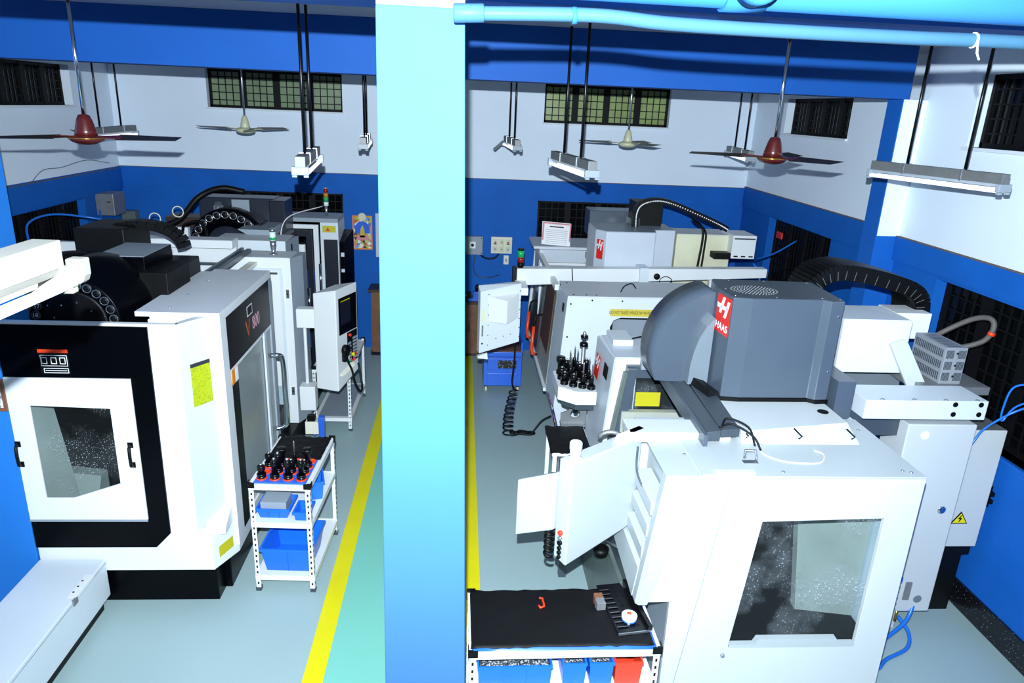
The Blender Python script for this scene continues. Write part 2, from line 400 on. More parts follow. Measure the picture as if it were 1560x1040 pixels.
# near column in the aisle, its head painted navy
r = bpy.data.objects.new('column', None); COL.objects.link(r); r.location = (-.14, 2.7, 0); BASE[r] = Vector(r.location); struct(r)
M().hexa([(-.292,2.5,0),(.078,2.5,0),(.06,2.9,0),(-.292,2.9,0)], [(-.284,2.5,3.892),(.0,2.5,3.892),(.0,2.9,3.892),(-.284,2.9,3.892)]).make('shaft', 'column_blue', r, .004)
M().box(-.283, .0, 2.503, 2.9, 3.892, ZC).make('column_head', 'column_navy', r)
# blue column at the left edge
r = bpy.data.objects.new('column', None); COL.objects.link(r); r.location = (-3.2, 4.7, 0); BASE[r] = Vector(r.location); struct(r)
M().box(-3.45, -2.972, 4.55, 4.95, 0, ZC).make('shaft', 'column_left', r, .004)
t = thing('picture_frame', 'wooden framed notice hung on the blue column at the left edge', 'picture frame', (-3.1, 4.54, 1.55))
M().plate([(-3.32,1.555),(-2.962,1.555),(-2.962,1.775),(-3.32,1.775)], [[(-3.30,1.575),(-2.982,1.575),(-2.982,1.755),(-3.30,1.755)]], 'y', 4.525, 4.549).make('frame', 'wood', t)
M().box(-3.30, -2.982, 4.54, 4.549, 1.575, 1.755).make('notice', 'print_fine', t)
# pipes crossing in front of the column head
t = thing('water_pipe', 'large blue pipe crossing the top right corner', 'pipe', (1.2, 2.3, 3.98))
m = M(); m.cyl((.0,2.40,3.985),(3.6,2.40,3.972), .062, 24); m.make('pipe_run', 'pipe_blue', t)
m = M(); m.cyl((.80,2.40,3.983),(.93,2.40,3.983), .073, 24); m.lathe([(.053,-.08),(.061,-.073),(.061,0)], (.865,2.32,3.976), 24, 'y'); m.make('tee_fitting', 'pipe_blue', t)
m = M(); m.lathe([(.045,-.005),(.045,0)], (.865,2.32-.08,3.976), 24, 'y'); m.make('end_cap', 'pipe_pale', t)
t = thing('conduit_pipe', 'thin pale blue pipe below the large pipe, capped at the column', 'pipe', (1.2, 2.43, 3.87))
pts = spline([(-.02,2.43,3.870),(.40,2.43,3.884),(.64,2.43,3.872),(.98,2.43,3.868),(1.45,2.43,3.868),(1.9,2.43,3.872),(3.4,2.43,3.87)], 6)
M().tube(pts, .0215, 12).make('pipe_run', 'pipe_pale', t)
M().cyl((-.036,2.43,3.869),(.06,2.43,3.874), .028, 14).make('end_cap', 'pipe_pale', t, .005)
m = M(); m.cyl((.335,2.43,3.880),(.35,2.43,3.881), .026, 12); m.make('clamp', 'pipe_blue', t)
m = M(); m.cyl((1.665,2.43,3.871),(1.672,2.43,3.871), .0245, 12); m.tube([(1.668,2.408,3.871),(1.672,2.404,3.83),(1.684,2.404,3.81)], .0033, 6); m.make('cable_tie', 'text_white', t)
# ---------------------------------------------------------------- ceiling fans and hanging tube lights
def make_fan(name, label, col, blade, loc, rot, ztop, R=.6, style='bell'):
    t = thing(name, label, 'ceiling fan', (0,0,0), 'ceiling fans')
    M().cyl((0,0,.11),(0,0,ztop-loc[2]), .011, 10).make('rod', 'chrome' if style == 'bell' else 'steel', t)
    M().lathe([(.02,ztop-loc[2]-.09),(.055,ztop-loc[2]-.02),(.06,ztop-loc[2])], (0,0,0), 16).make('ceiling_canopy', col, t)
    if style == 'bell':
        M().lathe([(.022,.135),(.035,.13),(.048,.10),(.058,.06),(.066,.03),(.07,.0)], (0,0,0), 24).make('motor_cover', col, t)
        M().lathe([(.07,.0),(.108,-.008),(.112,-.02),(.09,-.04),(.05,-.055),(.01,-.06)], (0,0,0), 28).make('motor_housing', col, t)
        M().lathe([(.1105,-.011),(.1130,-.016),(.1105,-.021)], (0,0,0), 28).make('gold_ring', 'gold', t)
    else:
        M().lathe([(.018,.15),(.03,.13),(.05,.06),(.055,.02),(.05,.0)], (0,0,0), 20).make('motor_cover', col, t)
        M().lathe([(.06,.01),(.10,.0),(.115,-.02),(.10,-.045),(.06,-.06),(.01,-.065)], (0,0,0), 24).make('motor_housing', col, t)
    for k in range(3):
        a = rot+k*2*math.pi/3; u = Vector((math.cos(a), math.sin(a), 0)); v = Vector((-math.sin(a), math.cos(a), 0)); z = Vector((0,0,1))
        m = M()
        def q(r, s, h): return u*r+v*s+z*h
        m.hexa([q(.2,-.045,-.022),q(R,-.06,-.012),q(R,.06,.006),q(.2,.045,.010)], [q(.2,-.045,-.018),q(R,-.06,-.008),q(R,.06,.010),q(.2,.045,.014)])
        b = m.make('blade', blade, t, .002)
        M().hexa([q(.07,-.02,-.012),q(.23,-.03,-.016),q(.23,.03,.004),q(.07,.02,-.008)], [q(.07,-.02,-.004),q(.23,-.03,-.010),q(.23,.03,.010),q(.07,.02,.0)]).make('blade_arm', col, b)
    t.location = loc
    return t
make_fan('ceiling_fan', 'red-brown ceiling fan hanging at the far left above the black-framed machine', 'fan_brown', 'blade_dark', (-2.52,5.15,3.30), math.radians(0), ZC)
make_fan('ceiling_fan', 'cream ceiling fan in front of the left back window', 'fan_cream', 'blade_grey', (-2.63,9.2,3.22), math.radians(170), ZC, style='slim')
make_fan('ceiling_fan', 'cream ceiling fan in front of the right back window', 'fan_cream', 'blade_grey', (2.03,9.0,3.245), math.radians(172), ZC, style='slim')
make_fan('ceiling_fan', 'red-brown ceiling fan with gold ring hanging on the right', 'fan_brown', 'blade_dark', (2.29,5.3,3.335), math.radians(50), ZC)
def make_tube(label, p, q, z, roll=0.0, body='galv', top=ZC, single=False, rods=True):
    p = Vector((p[0],p[1],z)); q = Vector((q[0],q[1],z)); L = (q-p).length; c = (p+q)/2
    t = thing('tube_light', label, 'tube light', (0,0,0), 'hanging tube lights')
    h = L/2
    M().box(-h, h, -.033, .033, .02, .085).make('channel', body, t, .002)
    m = M(); m.box(-h-.012, -h+.02, -.055, .055, -.03, .022); m.box(-h-.014, -h+.012, -.052, -.02, -.045, -.03); m.box(-h-.014, -h+.012, .02, .052, -.045, -.03); m.make('lamp_holder', 'gray_mid' if body == 'galv' else 'batten', t, .004)
    m = M(); m.box(h-.02, h+.012, -.055, .055, -.03, .022); m.box(h-.012, h+.014, -.052, -.02, -.045, -.03); m.box(h-.012, h+.014, .02, .052, -.045, -.03); m.make('lamp_holder', 'gray_mid' if body == 'galv' else 'batten', t, .004)
    for s in ((-.037, .037)):
        M().cyl((-h+.02,s,-.022),(h-.02,s,-.022), .013, 12).make('tube', 'tube_glow', t)
    M().hexa([(-h,-.02,.0),(h,-.02,.0),(h,.02,.0),(-h,.02,.0)], [(-h,-.033,.02),(h,-.033,.02),(h,.033,.02),(-h,.033,.02)]).make('reflector', 'gray_mid' if body == 'galv' else 'batten', t)
    for s in ((-.22, .22)):
        if rods: M().cyl((s*L,0,.085),(s*L,0,top-z), .011, 8).make('hanger_rod', 'black_metal', t)
        M().box(s*L-.006, s*L+.006, -.037, .037, .015, .09).make('strap', 'steel', t)
    t.location = c; t.rotation_euler = (0, 0, math.atan2(q.y-p.y, q.x-p.x))
    return t
make_tube('hanging tube light at the far right in front of the blue wall pier', (3.17,5.45), (3.46,4.42), 3.24)
make_tube('hanging tube light to the right of the near column, below the right back window', (.80,6.36), (.935,5.2), 3.17)
make_tube('hanging tube light to the left of the near column, above the light tower', (-1.15,5.88), (-1.03,4.74), 3.16)
make_tube('hanging tube light half hidden by the left edge of the near column', (-1.03,7.75), (-1.13,8.95), 3.15)
t = make_tube('small hanging tube light just right of the near column, with a reflector', (.565,9.6), (.63,8.4), 3.16)
M().hexa([(-.6,-.05,.02),(-.3,-.05,.02),(-.3,-.17,-.09),(-.6,-.17,-.09)], [(-.6,-.05,.024),(-.3,-.05,.024),(-.3,-.172,-.086),(-.6,-.172,-.086)]).make('reflector_wing', 'slate_dark', t)
make_tube('hanging tube light in the right back corner behind the brown fan', (3.5,9.5), (3.29,8.2), 3.15)
make_tube('hanging tube light in the left back corner behind the brown fan', (-4.02,8.2), (-4.07,9.5), 3.11)
t = make_tube('white tube light fitting close to the camera at the upper left', (-1.02,.55), (-.985,1.755), 3.170, body='batten')
P_ = [(-.070,.036),(-.028,.036),(-.028,-.005),(-.034,-.020),(-.042,-.026),(-.056,-.026),(-.064,-.020),(-.070,-.005)]
M().prism(P_, 'x', .615, .650).make('starter_holder', 'batten', t, .004)
M().lathe([(.0,-.004),(.012,-.004),(.012,.0)], (.35,-.034,.05), 12, 'y').make('knockout', 'slate_dark', t)
# ---------------------------------------------------------------- left row, near machining centre
def near_left_machine():
    t = thing('machining_center', 'white machining center with black framed side door, nearest on the left', 'machine', (-2.9, 6.0, 0), 'machining centers')
    m = M(); m.box(-4.1, -1.75, 4.60, 4.75, 0, .29); m.box(-4.1, -1.70, 4.75, 7.45, 0, .27); m.make('plinth', 'black_gloss', t, .006)
    # side wall facing the camera
    Y = 4.564
    win = [(-2.825,1.592),(-2.315,1.575),(-2.318,1.012),(-2.648,.898),(-2.825,.898)]
    pan = [(-3.0,.725),(-2.166,.725),(-2.160,1.79),(-3.0,1.79)]
    body = [(-2.96,.29),(-1.75,.29),(-1.75,.60),(-1.84,.62),(-1.84,2.165),(-2.96,2.165)]
    M().plate(body, [[(-2.9,.85),(-2.25,.85),(-2.25,1.65),(-2.9,1.65)]], 'y', Y, Y+.04).make('side_wall', 'white', t)
    fr = [(-2.965,.49),(-2.137,.49),(-2.03,.604),(-2.018,2.148),(-2.965,2.148)]
    M().plate(fr, [[(-2.9,.80),(-2.22,.80),(-2.22,1.70),(-2.9,1.70)]], 'y', Y-.012, Y).make('door_surround', 'black_gloss', t)
    d = M().plate([(max(x,-2.962),z) for x, z in pan], [win], 'y', Y-.026, Y-.012).make('side_door', 'white', t, .003)
    M().box(-2.962, -2.166, Y-.030, Y-.022, .712, .725).make('door_seam', 'gray_mid', d)
    M().box(-2.84, -2.30, Y-.010, Y-.004, .89, 1.60).make('window_pane', 'glass_wet_fine', d)
    for x in (-2.945, -2.215):
        m = M(); m.box(x-.018, x+.018, Y-.032, Y-.026, 1.29, 1.33); m.box(x-.018, x+.018, Y-.032, Y-.026, 1.14, 1.18)
        m.tube([(x,Y-.03,1.315),(x+.004,Y-.062,1.30),(x+.004,Y-.066,1.235),(x+.004,Y-.062,1.17),(x,Y-.03,1.155)], .0115, 8)
        m.make('door_handle', 'black', d)
    # caution plate on the black surround
    s = M().box(-2.722, -2.535, Y-.0135, Y-.012, 1.815, 1.985).make('caution_plate', 'black', t)
    M().box(-2.722, -2.535, Y-.0145, Y-.0135, 1.962, 1.985).make('plate_header', 'red_cup', s)
    m = M(); m.plate([(-2.712,1.87),(-2.545,1.87),(-2.545,1.945),(-2.712,1.945)], [[(-2.709,1.873),(-2.548,1.873),(-2.548,1.942),(-2.709,1.942)]], 'y', Y-.0145, Y-.0135)
    for x in (-2.69, -2.63, -2.575):
        m.plate([(x-.018,1.885),(x+.018,1.885),(x+.018,1.93),(x-.018,1.93)], [[(x-.014,1.889),(x+.014,1.889),(x+.014,1.926),(x-.014,1.926)]], 'y', Y-.0145, Y-.0135)
    m.plate([(-2.70,1.822),(-2.545,1.822),(-2.545,1.855),(-2.70,1.855)], [[(-2.697,1.825),(-2.548,1.825),(-2.548,1.852),(-2.697,1.852)]], 'y', Y-.0145, Y-.0135)
    m.box(-2.69, -2.555, Y-.0145, Y-.0135, 1.837, 1.840); m.make('plate_diagram', 'text_white', s)
    # chamfered front corner behind the sliding door
    M().hexa([(-1.84,Y,.6),(-1.70,Y+.22,.6),(-1.76,Y+.26,.6),(-1.86,Y+.05,.6)], [(-1.84,Y,2.165),(-1.70,Y+.22,2.165),(-1.76,Y+.26,2.165),(-1.86,Y+.05,2.165)]).make('corner_panel', 'white_mid', t)
    # yellow notice lying on the chamfer
    a = Vector((-1.84,Y,0)); b = Vector((-1.70,Y+.22,0)); e = (b-a).normalized(); n = Vector((e.y,-e.x,0)); 
    if n.y > 0: n = -n
    m = M(); c = a.lerp(b,.58)+n*.003; m.obox((c.x,c.y,1.71), e, (0,0,1), n, .078, .155, .001); s = m.make('yellow_notice', 'lime_print', t)
    m = M(); m.obox((c.x,c.y,1.853), e, (0,0,1), n, .078, .013, .0018); m.make('notice_header', 'text_dark', s)
    # drip corner and splash bracket at the foot of the door
    m = M(); m.hexa([(-1.80,4.56,.57),(-1.66,4.60,.57),(-1.66,4.82,.57),(-1.80,4.82,.57)], [(-1.80,4.56,.60),(-1.66,4.60,.62),(-1.66,4.82,.74),(-1.80,4.82,.74)])
    m.box(-1.90, -1.80, 4.552, 4.60, .50, .62); m.make('drip_bracket', 'white', t, .004)
    M().hexa([(-1.75,4.566,.29),(-1.64,4.80,.29),(-1.64,5.4,.29),(-1.75,5.4,.29)], [(-1.75,4.566,.565),(-1.64,4.80,.565),(-1.64,5.4,.565),(-1.75,5.4,.565)]).make('front_skirt', 'white', t, .004)
    s = M().hexa([(-1.725,4.612,.36),(-1.665,4.742,.37),(-1.665,4.745,.37),(-1.725,4.615,.36)], [(-1.725,4.612,.45),(-1.665,4.742,.46),(-1.665,4.745,.46),(-1.725,4.615,.45)]).make('warning_label', 'label_yellow', t)
    # sliding front door, pushed to the near end
    d = M(); d.box(-2.09, -1.63, 4.801, 6.12, 2.151, 2.18); d.box(-2.09,-1.629,4.776,4.80,2.10,2.18); d.box(-1.745,-1.6285,4.775,4.80,.36,2.0995); d.plate([(4.801,.36),(6.12,.36),(6.12,2.15),(4.801,2.15)], [[(5.06,.46),(6.05,.46),(6.05,1.70),(5.06,1.70)]], 'x', -1.67, -1.63); d = d.make('front_door', 'white', t)
    M().box(-2.088, -1.632, 4.785, 6.118, 2.18, 2.183).make('shaded_door_top', 'gray_top', d)  # thin gray sheet, the dimmer light on the door top painted in
    M().box(-1.632, -1.626, 4.90, 6.10, 1.73, 2.12).make('header_panel', 'black_gloss', d)
    M().box(-1.632, -1.627, 4.92, 5.06, .42, 1.62).make('edge_strip', 'black_gloss', d)
    M().box(-1.655, -1.645, 4.90, 6.10, .44, 1.73).make('window_pane', 'glass_film', d)
    M().box(-1.640, -1.625, 5.80, 5.86, .44, 1.72).make('window_mullion', 'gray_light', d)
    M().box(-1.640, -1.625, 6.03, 6.12, .40, 2.12).make('door_edge', 'gray_mid', d)
    m = M(); m.tube(spline([(-1.635,5.97,1.46),(-1.57,5.98,1.46),(-1.54,6.0,1.41),(-1.54,6.02,1.10),(-1.54,6.03,.82),(-1.57,6.02,.76),(-1.635,6.0,.75)],6), .021, 10); m.make('door_handle', 'chrome', d)
    s = M().box(-1.627, -1.6255, 5.38, 5.52, 1.98, 2.06).make('badge', 'text_white', d); M().box(-1.6256, -1.6248, 5.39, 5.51, 1.988, 2.052).make('badge_face', 'black', d)
    text('800', (-1.6252,5.60,1.89), (0,1,0), (0,0,1), .15, 'text_pink', d, sx=.9); text('V', (-1.6252,5.38,1.885), (0,1,0), (0,0,1), .19, 'text_orange', d); 
    s = M().box(-1.631, -1.6255, 4.92, 5.06, 1.60, 1.71).make('sticker', 'orange', d); M().box(-1.626, -1.6250, 4.99, 5.06, 1.60, 1.71).make('sticker_half', 'paper', d)
    m = M(); m.box(-2.10, -1.90, 4.765, 4.782, 2.085, 2.135); m.box(-2.08, -1.90, 4.755, 4.78, 2.07, 2.085); m.make('hinge_bracket', 'white', t, .002)
    m = M()
    for y, x in ((4.9,-2.0),(5.25,-2.0),(5.7,-2.0),(6.08,-2.0),(6.08,-1.98)): m.lathe([(.010,0),(.010,.006),(.004,.008)], (x,y,2.183), 8)
    m.make('screw_row', 'steel', d)
    M().box(-2.22, -2.10, 4.85, 6.10, 2.13, 2.165).make('rail_cover', 'gray_top', t, .003)
    m = M(); m.box(-2.17, -2.13, 6.1, 7.35, 2.08, 2.12); m.box(-2.23, -2.20, 6.1, 7.35, 2.08, 2.13); m.make('door_rail', 'slate', t)
    M().box(-2.10, -2.02, 6.1, 7.2, 2.0, 2.03).make('rail_guide', 'offwhite', t)
    # far end: jamb block, far wall
    j = M().box(-2.30, -1.70, 7.15, 7.50, .27, 2.07).make('door_jamb', 'white', t, .006)
    M().box(-2.295, -1.705, 7.155, 7.49, 2.07, 2.075).make('shaded_jamb_top', 'gray_top', j)  # gray sheet painting in the weaker light on top of the jamb
    m = M(); m.plate([(-2.20,.45),(-1.78,.45),(-1.78,1.97),(-2.20,1.97)], [[(-2.17,.48),(-1.81,.48),(-1.81,1.94),(-2.17,1.94)]], 'y', 7.14, 7.15); m.make('jamb_trim', 'white_cool', j)
    M().box(-2.17, -1.81, 7.143, 7.149, .48, .70).make('window_pane', 'glass_wet_fine', j)
    M().box(-2.16, -1.83, 7.142, 7.149, 1.905, 1.925).make('seal', 'slate_dark', j)
    for z in (1.66, .60):
        k = M().box(-1.755, -1.725, 7.142, 7.15, z, z+.09).make('latch_plate', 'steel', j); M().cyl((-1.74,7.144,z+.045),(-1.74,7.136,z+.045), .008, 8).make('latch_pin', 'black', j)
    M().hexa([(-1.70,7.15,.27),(-1.62,7.35,.27),(-1.62,7.5,.27),(-1.70,7.5,.27)], [(-1.70,7.15,2.07),(-1.62,7.35,2.07),(-1.62,7.5,2.07),(-1.70,7.5,2.07)]).make('jamb_side', 'gray_mid', j)
    M().plate([(-4.1,.27),(-2.30,.27),(-2.30,2.12),(-4.1,2.12)], [], 'y', 7.42, 7.48).make('far_wall', 'white', t)
    M().box(-3.35, -2.30, 7.30, 7.5, 2.12, 2.20).make('far_wall_cap', 'white', t, .004)
    M().box(-3.34, -2.31, 7.31, 7.49, 2.20, 2.203).make('shaded_cap_top', 'gray_top', t)  # gray sheet, the cap's dimmer upper side painted in
    M().box(-3.2, -2.25, 7.25, 7.30, 1.96, 1.98).make('wiper_strip', 'slate_dark', t)
    M().box(-4.1, -3.9, 5.3, 7.42, .27, 2.0).make('rear_column', 'slate_dark', t)
    # work space seen through the side window
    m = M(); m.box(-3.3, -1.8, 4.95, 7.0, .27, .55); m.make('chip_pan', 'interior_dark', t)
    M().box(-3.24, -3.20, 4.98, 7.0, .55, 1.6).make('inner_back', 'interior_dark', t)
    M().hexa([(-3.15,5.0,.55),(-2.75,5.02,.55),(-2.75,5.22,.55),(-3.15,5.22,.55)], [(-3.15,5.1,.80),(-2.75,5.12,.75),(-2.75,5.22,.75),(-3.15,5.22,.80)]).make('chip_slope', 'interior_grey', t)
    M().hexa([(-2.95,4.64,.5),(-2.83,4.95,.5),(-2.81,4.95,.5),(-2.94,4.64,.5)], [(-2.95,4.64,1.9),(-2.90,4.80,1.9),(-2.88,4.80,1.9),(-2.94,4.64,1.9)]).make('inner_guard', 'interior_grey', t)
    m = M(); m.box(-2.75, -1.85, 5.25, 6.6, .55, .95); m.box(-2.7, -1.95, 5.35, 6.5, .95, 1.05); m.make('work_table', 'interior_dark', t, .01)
    m = M(); m.box(-2.75, -1.9, 5.45, 5.5, .9, 2.0); m.box(-2.6, -2.2, 5.6, 6.1, 1.25, 2.3); m.cyl((-2.4,5.85,1.25),(-2.4,5.85,1.08), .09, 16, .06); m.make('spindle_head', 'interior_dark', t, .01)  # the first box is a dark sheet added behind the side window
    # tool magazine
    C = (-2.665, 4.95, 2.055)
    g = M().lathe([(.05,.55),(.375,.55),(.39,.50),(.39,.28),(.31,.06),(.305,.0),(.30,-.004),(.225,-.004),(.22,.01),(.05,.01)], C, 48, 'y').make('tool_magazine', 'black_gloss', t)
    M().lathe([(.20,-.008),(.215,-.006),(.215,.02)], C, 36, 'y').make('magazine_hub', 'black', g)
    for k in range(24):
        a = 2*math.pi*k/24+.10; p = (C[0]+.262*math.cos(a), C[1], C[2]+.262*math.sin(a))
        m = M(); m.lathe([(.024,-.006),(.024,-.013),(.027,-.015),(.031,-.014),(.031,.0)], p, 14, 'y'); m.mi = 1; m.lathe([(.010,-.0135),(.0235,-.0132),(.0235,-.006)], p, 12, 'y'); m.make('tool_pocket', ['slate_dark', 'black'], g)
    m = M()
    for k in range(16):
        a = 2*math.pi*k/16+.2; r_ = .14 if k % 2 else .205
        m.lathe([(.005,-.014),(.007,-.011),(.007,.0)], (C[0]+r_*math.cos(a), C[1], C[2]+r_*math.sin(a)), 8, 'y')
    m.make('bolts', 'chrome', g)
    for s_, a in (('17',156),('18',171),('19',186)):
        a = math.radians(a); text(s_, (C[0]+.262*math.cos(a), C[1]-.0155, C[2]+.262*math.sin(a)), (1,0,0), (0,0,1), .040, 'text_white', g)
    h = M().box(-2.72, -2.36, 5.42, 5.95, 1.6, 2.42).make('motor_cover', 'black_gloss', t, .006); M().box(-2.715, -2.365, 5.425, 5.945, 2.42, 2.424).make('cover_top', 'gray_mid', h)
    h = M().box(-2.36, -2.16, 5.30, 5.75, 1.6, 2.33).make('gear_cover', 'black', t, .006); M().box(-2.155,-2.15,5.33,5.345,1.9,2.1).make('white_cable', 'text_white', h)
    M().box(-2.45, -2.36, 5.28, 5.285, 1.98, 2.03).make('sticker', 'orange', t)
    m = M(); m.lathe([(.10,0),(.11,.02),(.08,.035),(.01,.04)], (-2.90,5.45,2.40), 20); m.box(-3.0,-2.75,5.3,5.7,2.30,2.40); m.make('spindle_motor', 'black', t, .004)
    M().box(-3.15, -2.75, 6.0, 6.5, 1.8, 2.52).make('column_cover', 'black', t, .01)
    pts = arc(0,0,1,180,0,14); P = [(-3.02+.28+.28*c*1.25, 6.3, 2.33+.19*s) for c, s in pts]
    m = M()
    for i in range(len(P)-1):
        a, b = Vector(P[i]), Vector(P[i+1]); d = b-a; m.obox((a+b)/2, d, (0,1,0), d.cross(Vector((0,1,0))), d.length*.48, .07, .035)
    m.make('cable_chain', 'black', t)
    # status light on the jamb
    l = M().lathe([(.045,0),(.045,.008),(.018,.012),(.022,.05),(.030,.09),(.032,.14)], (-1.90,7.32,2.075), 16).make('status_light', 'steel', t)
    M().lathe([(.031,.14),(.031,.23)], (-1.90,7.32,2.075), 16).make('lens', 'clear_lamp', l); M().lathe([(.0315,.15),(.0315,.175)], (-1.90,7.32,2.075), 16).make('green_lens', 'green_lamp', l); M().lathe([(.031,.23),(.031,.25),(.026,.262)], (-1.90,7.32,2.075), 16).make('lens_cap', 'steel', l)
    # operator pendant on its arm
    u = Vector((.37,.93,0)).normalized(); w = Vector((u.y,-u.x,0))            # u along the screen, w out of the screen
    A = Vector((-1.24,7.00,0))
    def q(a, b, z): v = A+u*a+w*b; return (v.x, v.y, z)
    p = M().hexa([q(0,-.26,.70),q(.42,-.26,.74),q(.42,0,.82),q(0,0,.70)], [q(0,-.26,1.73),q(.42,-.26,1.73),q(.42,0,1.79),q(0,0,1.79)]).make('control_panel', 'white', t, .008)
    M().hexa([q(.05,.0,1.30),q(.40,.0,1.30),q(.40,.003,1.30),q(.05,.003,1.30)], [q(.05,.0,1.69),q(.40,.0,1.69),q(.40,.003,1.69),q(.05,.003,1.69)]).make('screen_bezel', 'black_gloss', p)
    M().hexa([q(.08,.003,1.40),q(.28,.003,1.40),q(.28,.004,1.40),q(.08,.004,1.40)], [q(.08,.003,1.64),q(.28,.003,1.64),q(.28,.004,1.64),q(.08,.004,1.64)]).make('screen', 'navy_panel', p)
    M().hexa([q(.09,.004,1.645),q(.27,.004,1.645),q(.27,.005,1.645),q(.09,.005,1.645)], [q(.09,.004,1.655),q(.27,.004,1.655),q(.27,.005,1.655),q(.09,.005,1.655)]).make('screen_stripe', 'label_yellow', p)
    M().hexa([q(.20,.0,.95),q(.40,.0,.95),q(.40,.003,.95),q(.20,.003,.95)], [q(.20,.0,1.29),q(.40,.0,1.29),q(.40,.003,1.29),q(.20,.003,1.29)]).make('keypad', 'black', p)
    m = M()
    for i in range(6):
        for k in range(7):
            if (i == 2) or (k > 5 and i < 2): continue
            a = .215+i*.031; z = .975+k*.036
            m.hexa([q(a,.003,z),q(a+.022,.003,z),q(a+.022,.007,z),q(a,.007,z)], [q(a,.003,z+.024),q(a+.022,.003,z+.024),q(a+.022,.007,z+.024),q(a,.007,z+.024)])
    m.make('keys', 'gray_mid', p)
    for a, z, c, r_ in ((.23,1.262,'red',.016),(.29,1.03,'yellow',.02),(.315,1.03,'red',.02),(.235,.968,'green',.011),(.275,.965,'red',.011),(.305,.975,'red',.011)):
        M().cyl(q(a,.003,z), q(a,.03,z), r_, 12).make('button', c, p)
    hw = M().cyl(q(.10,.02,1.14), q(.10,.065,1.14), .055, 16).make('hand_wheel', 'black', p)
    m = M(); m.cyl(q(.13,.065,1.16), q(.13,.085,1.16), .013, 10); m.obox(q(.10,.03,1.06), u, (0,0,1), w, .03, .045, .02); m.make('wheel_grip', 'black_metal', p)
    M().obox(q(.15,.03,1.035), u, (0,0,1), w, .015, .014, .012).make('switch', 'text_white', p)
    pts = spline([q(.12,.04,1.02),q(.16,.07,.90),q(.18,.09,.76),q(.24,.11,.64),q(.31,.10,.66),q(.36,.05,.80),q(.38,.02,.90)], 8)
    M().tube(pts, .012, 8).make('coil_cable', 'black', p)
    M().hexa([q(.05,.0,.86),q(.30,.0,.90),q(.30,.03,.90),q(.05,.03,.86)], [q(.05,.0,.885),q(.30,.0,.95),q(.30,.002,.95),q(.05,.002,.885)]).make('shelf_lip', 'offwhite', p)
    M().box(-1.66, -1.47, 7.10, 7.22, 1.36, 1.56).make('pendant_arm', 'white', t, .006)
    m = M(); m.cyl((-1.60,7.2,.62),(-1.60,7.2,1.36), .018, 10); m.box(-1.66, -1.50, 7.08, 7.22, .45, .72); m.make('pendant_post', 'white', t, .004)
    a = M().box(-1.60, -1.44, 6.98, 7.10, .22, .36).make('air_unit', 'offwhite', t, .004); M().box(-1.46, -1.40, 6.96, 7.04, .18, .42).make('air_gun', 'tool_blue', a, .008); M().box(-1.58,-1.5,7.0,7.06,.36,.42).make('valve', 'black', a)
    M().tube(spline([(-1.43,7.0,.2),(-1.42,6.98,.10),(-1.48,6.97,.06),(-1.54,6.98,.14),(-1.5,7.0,.22)],5), .008, 6).make('air_hose', 'hose_blue', a)
near_left_machine()
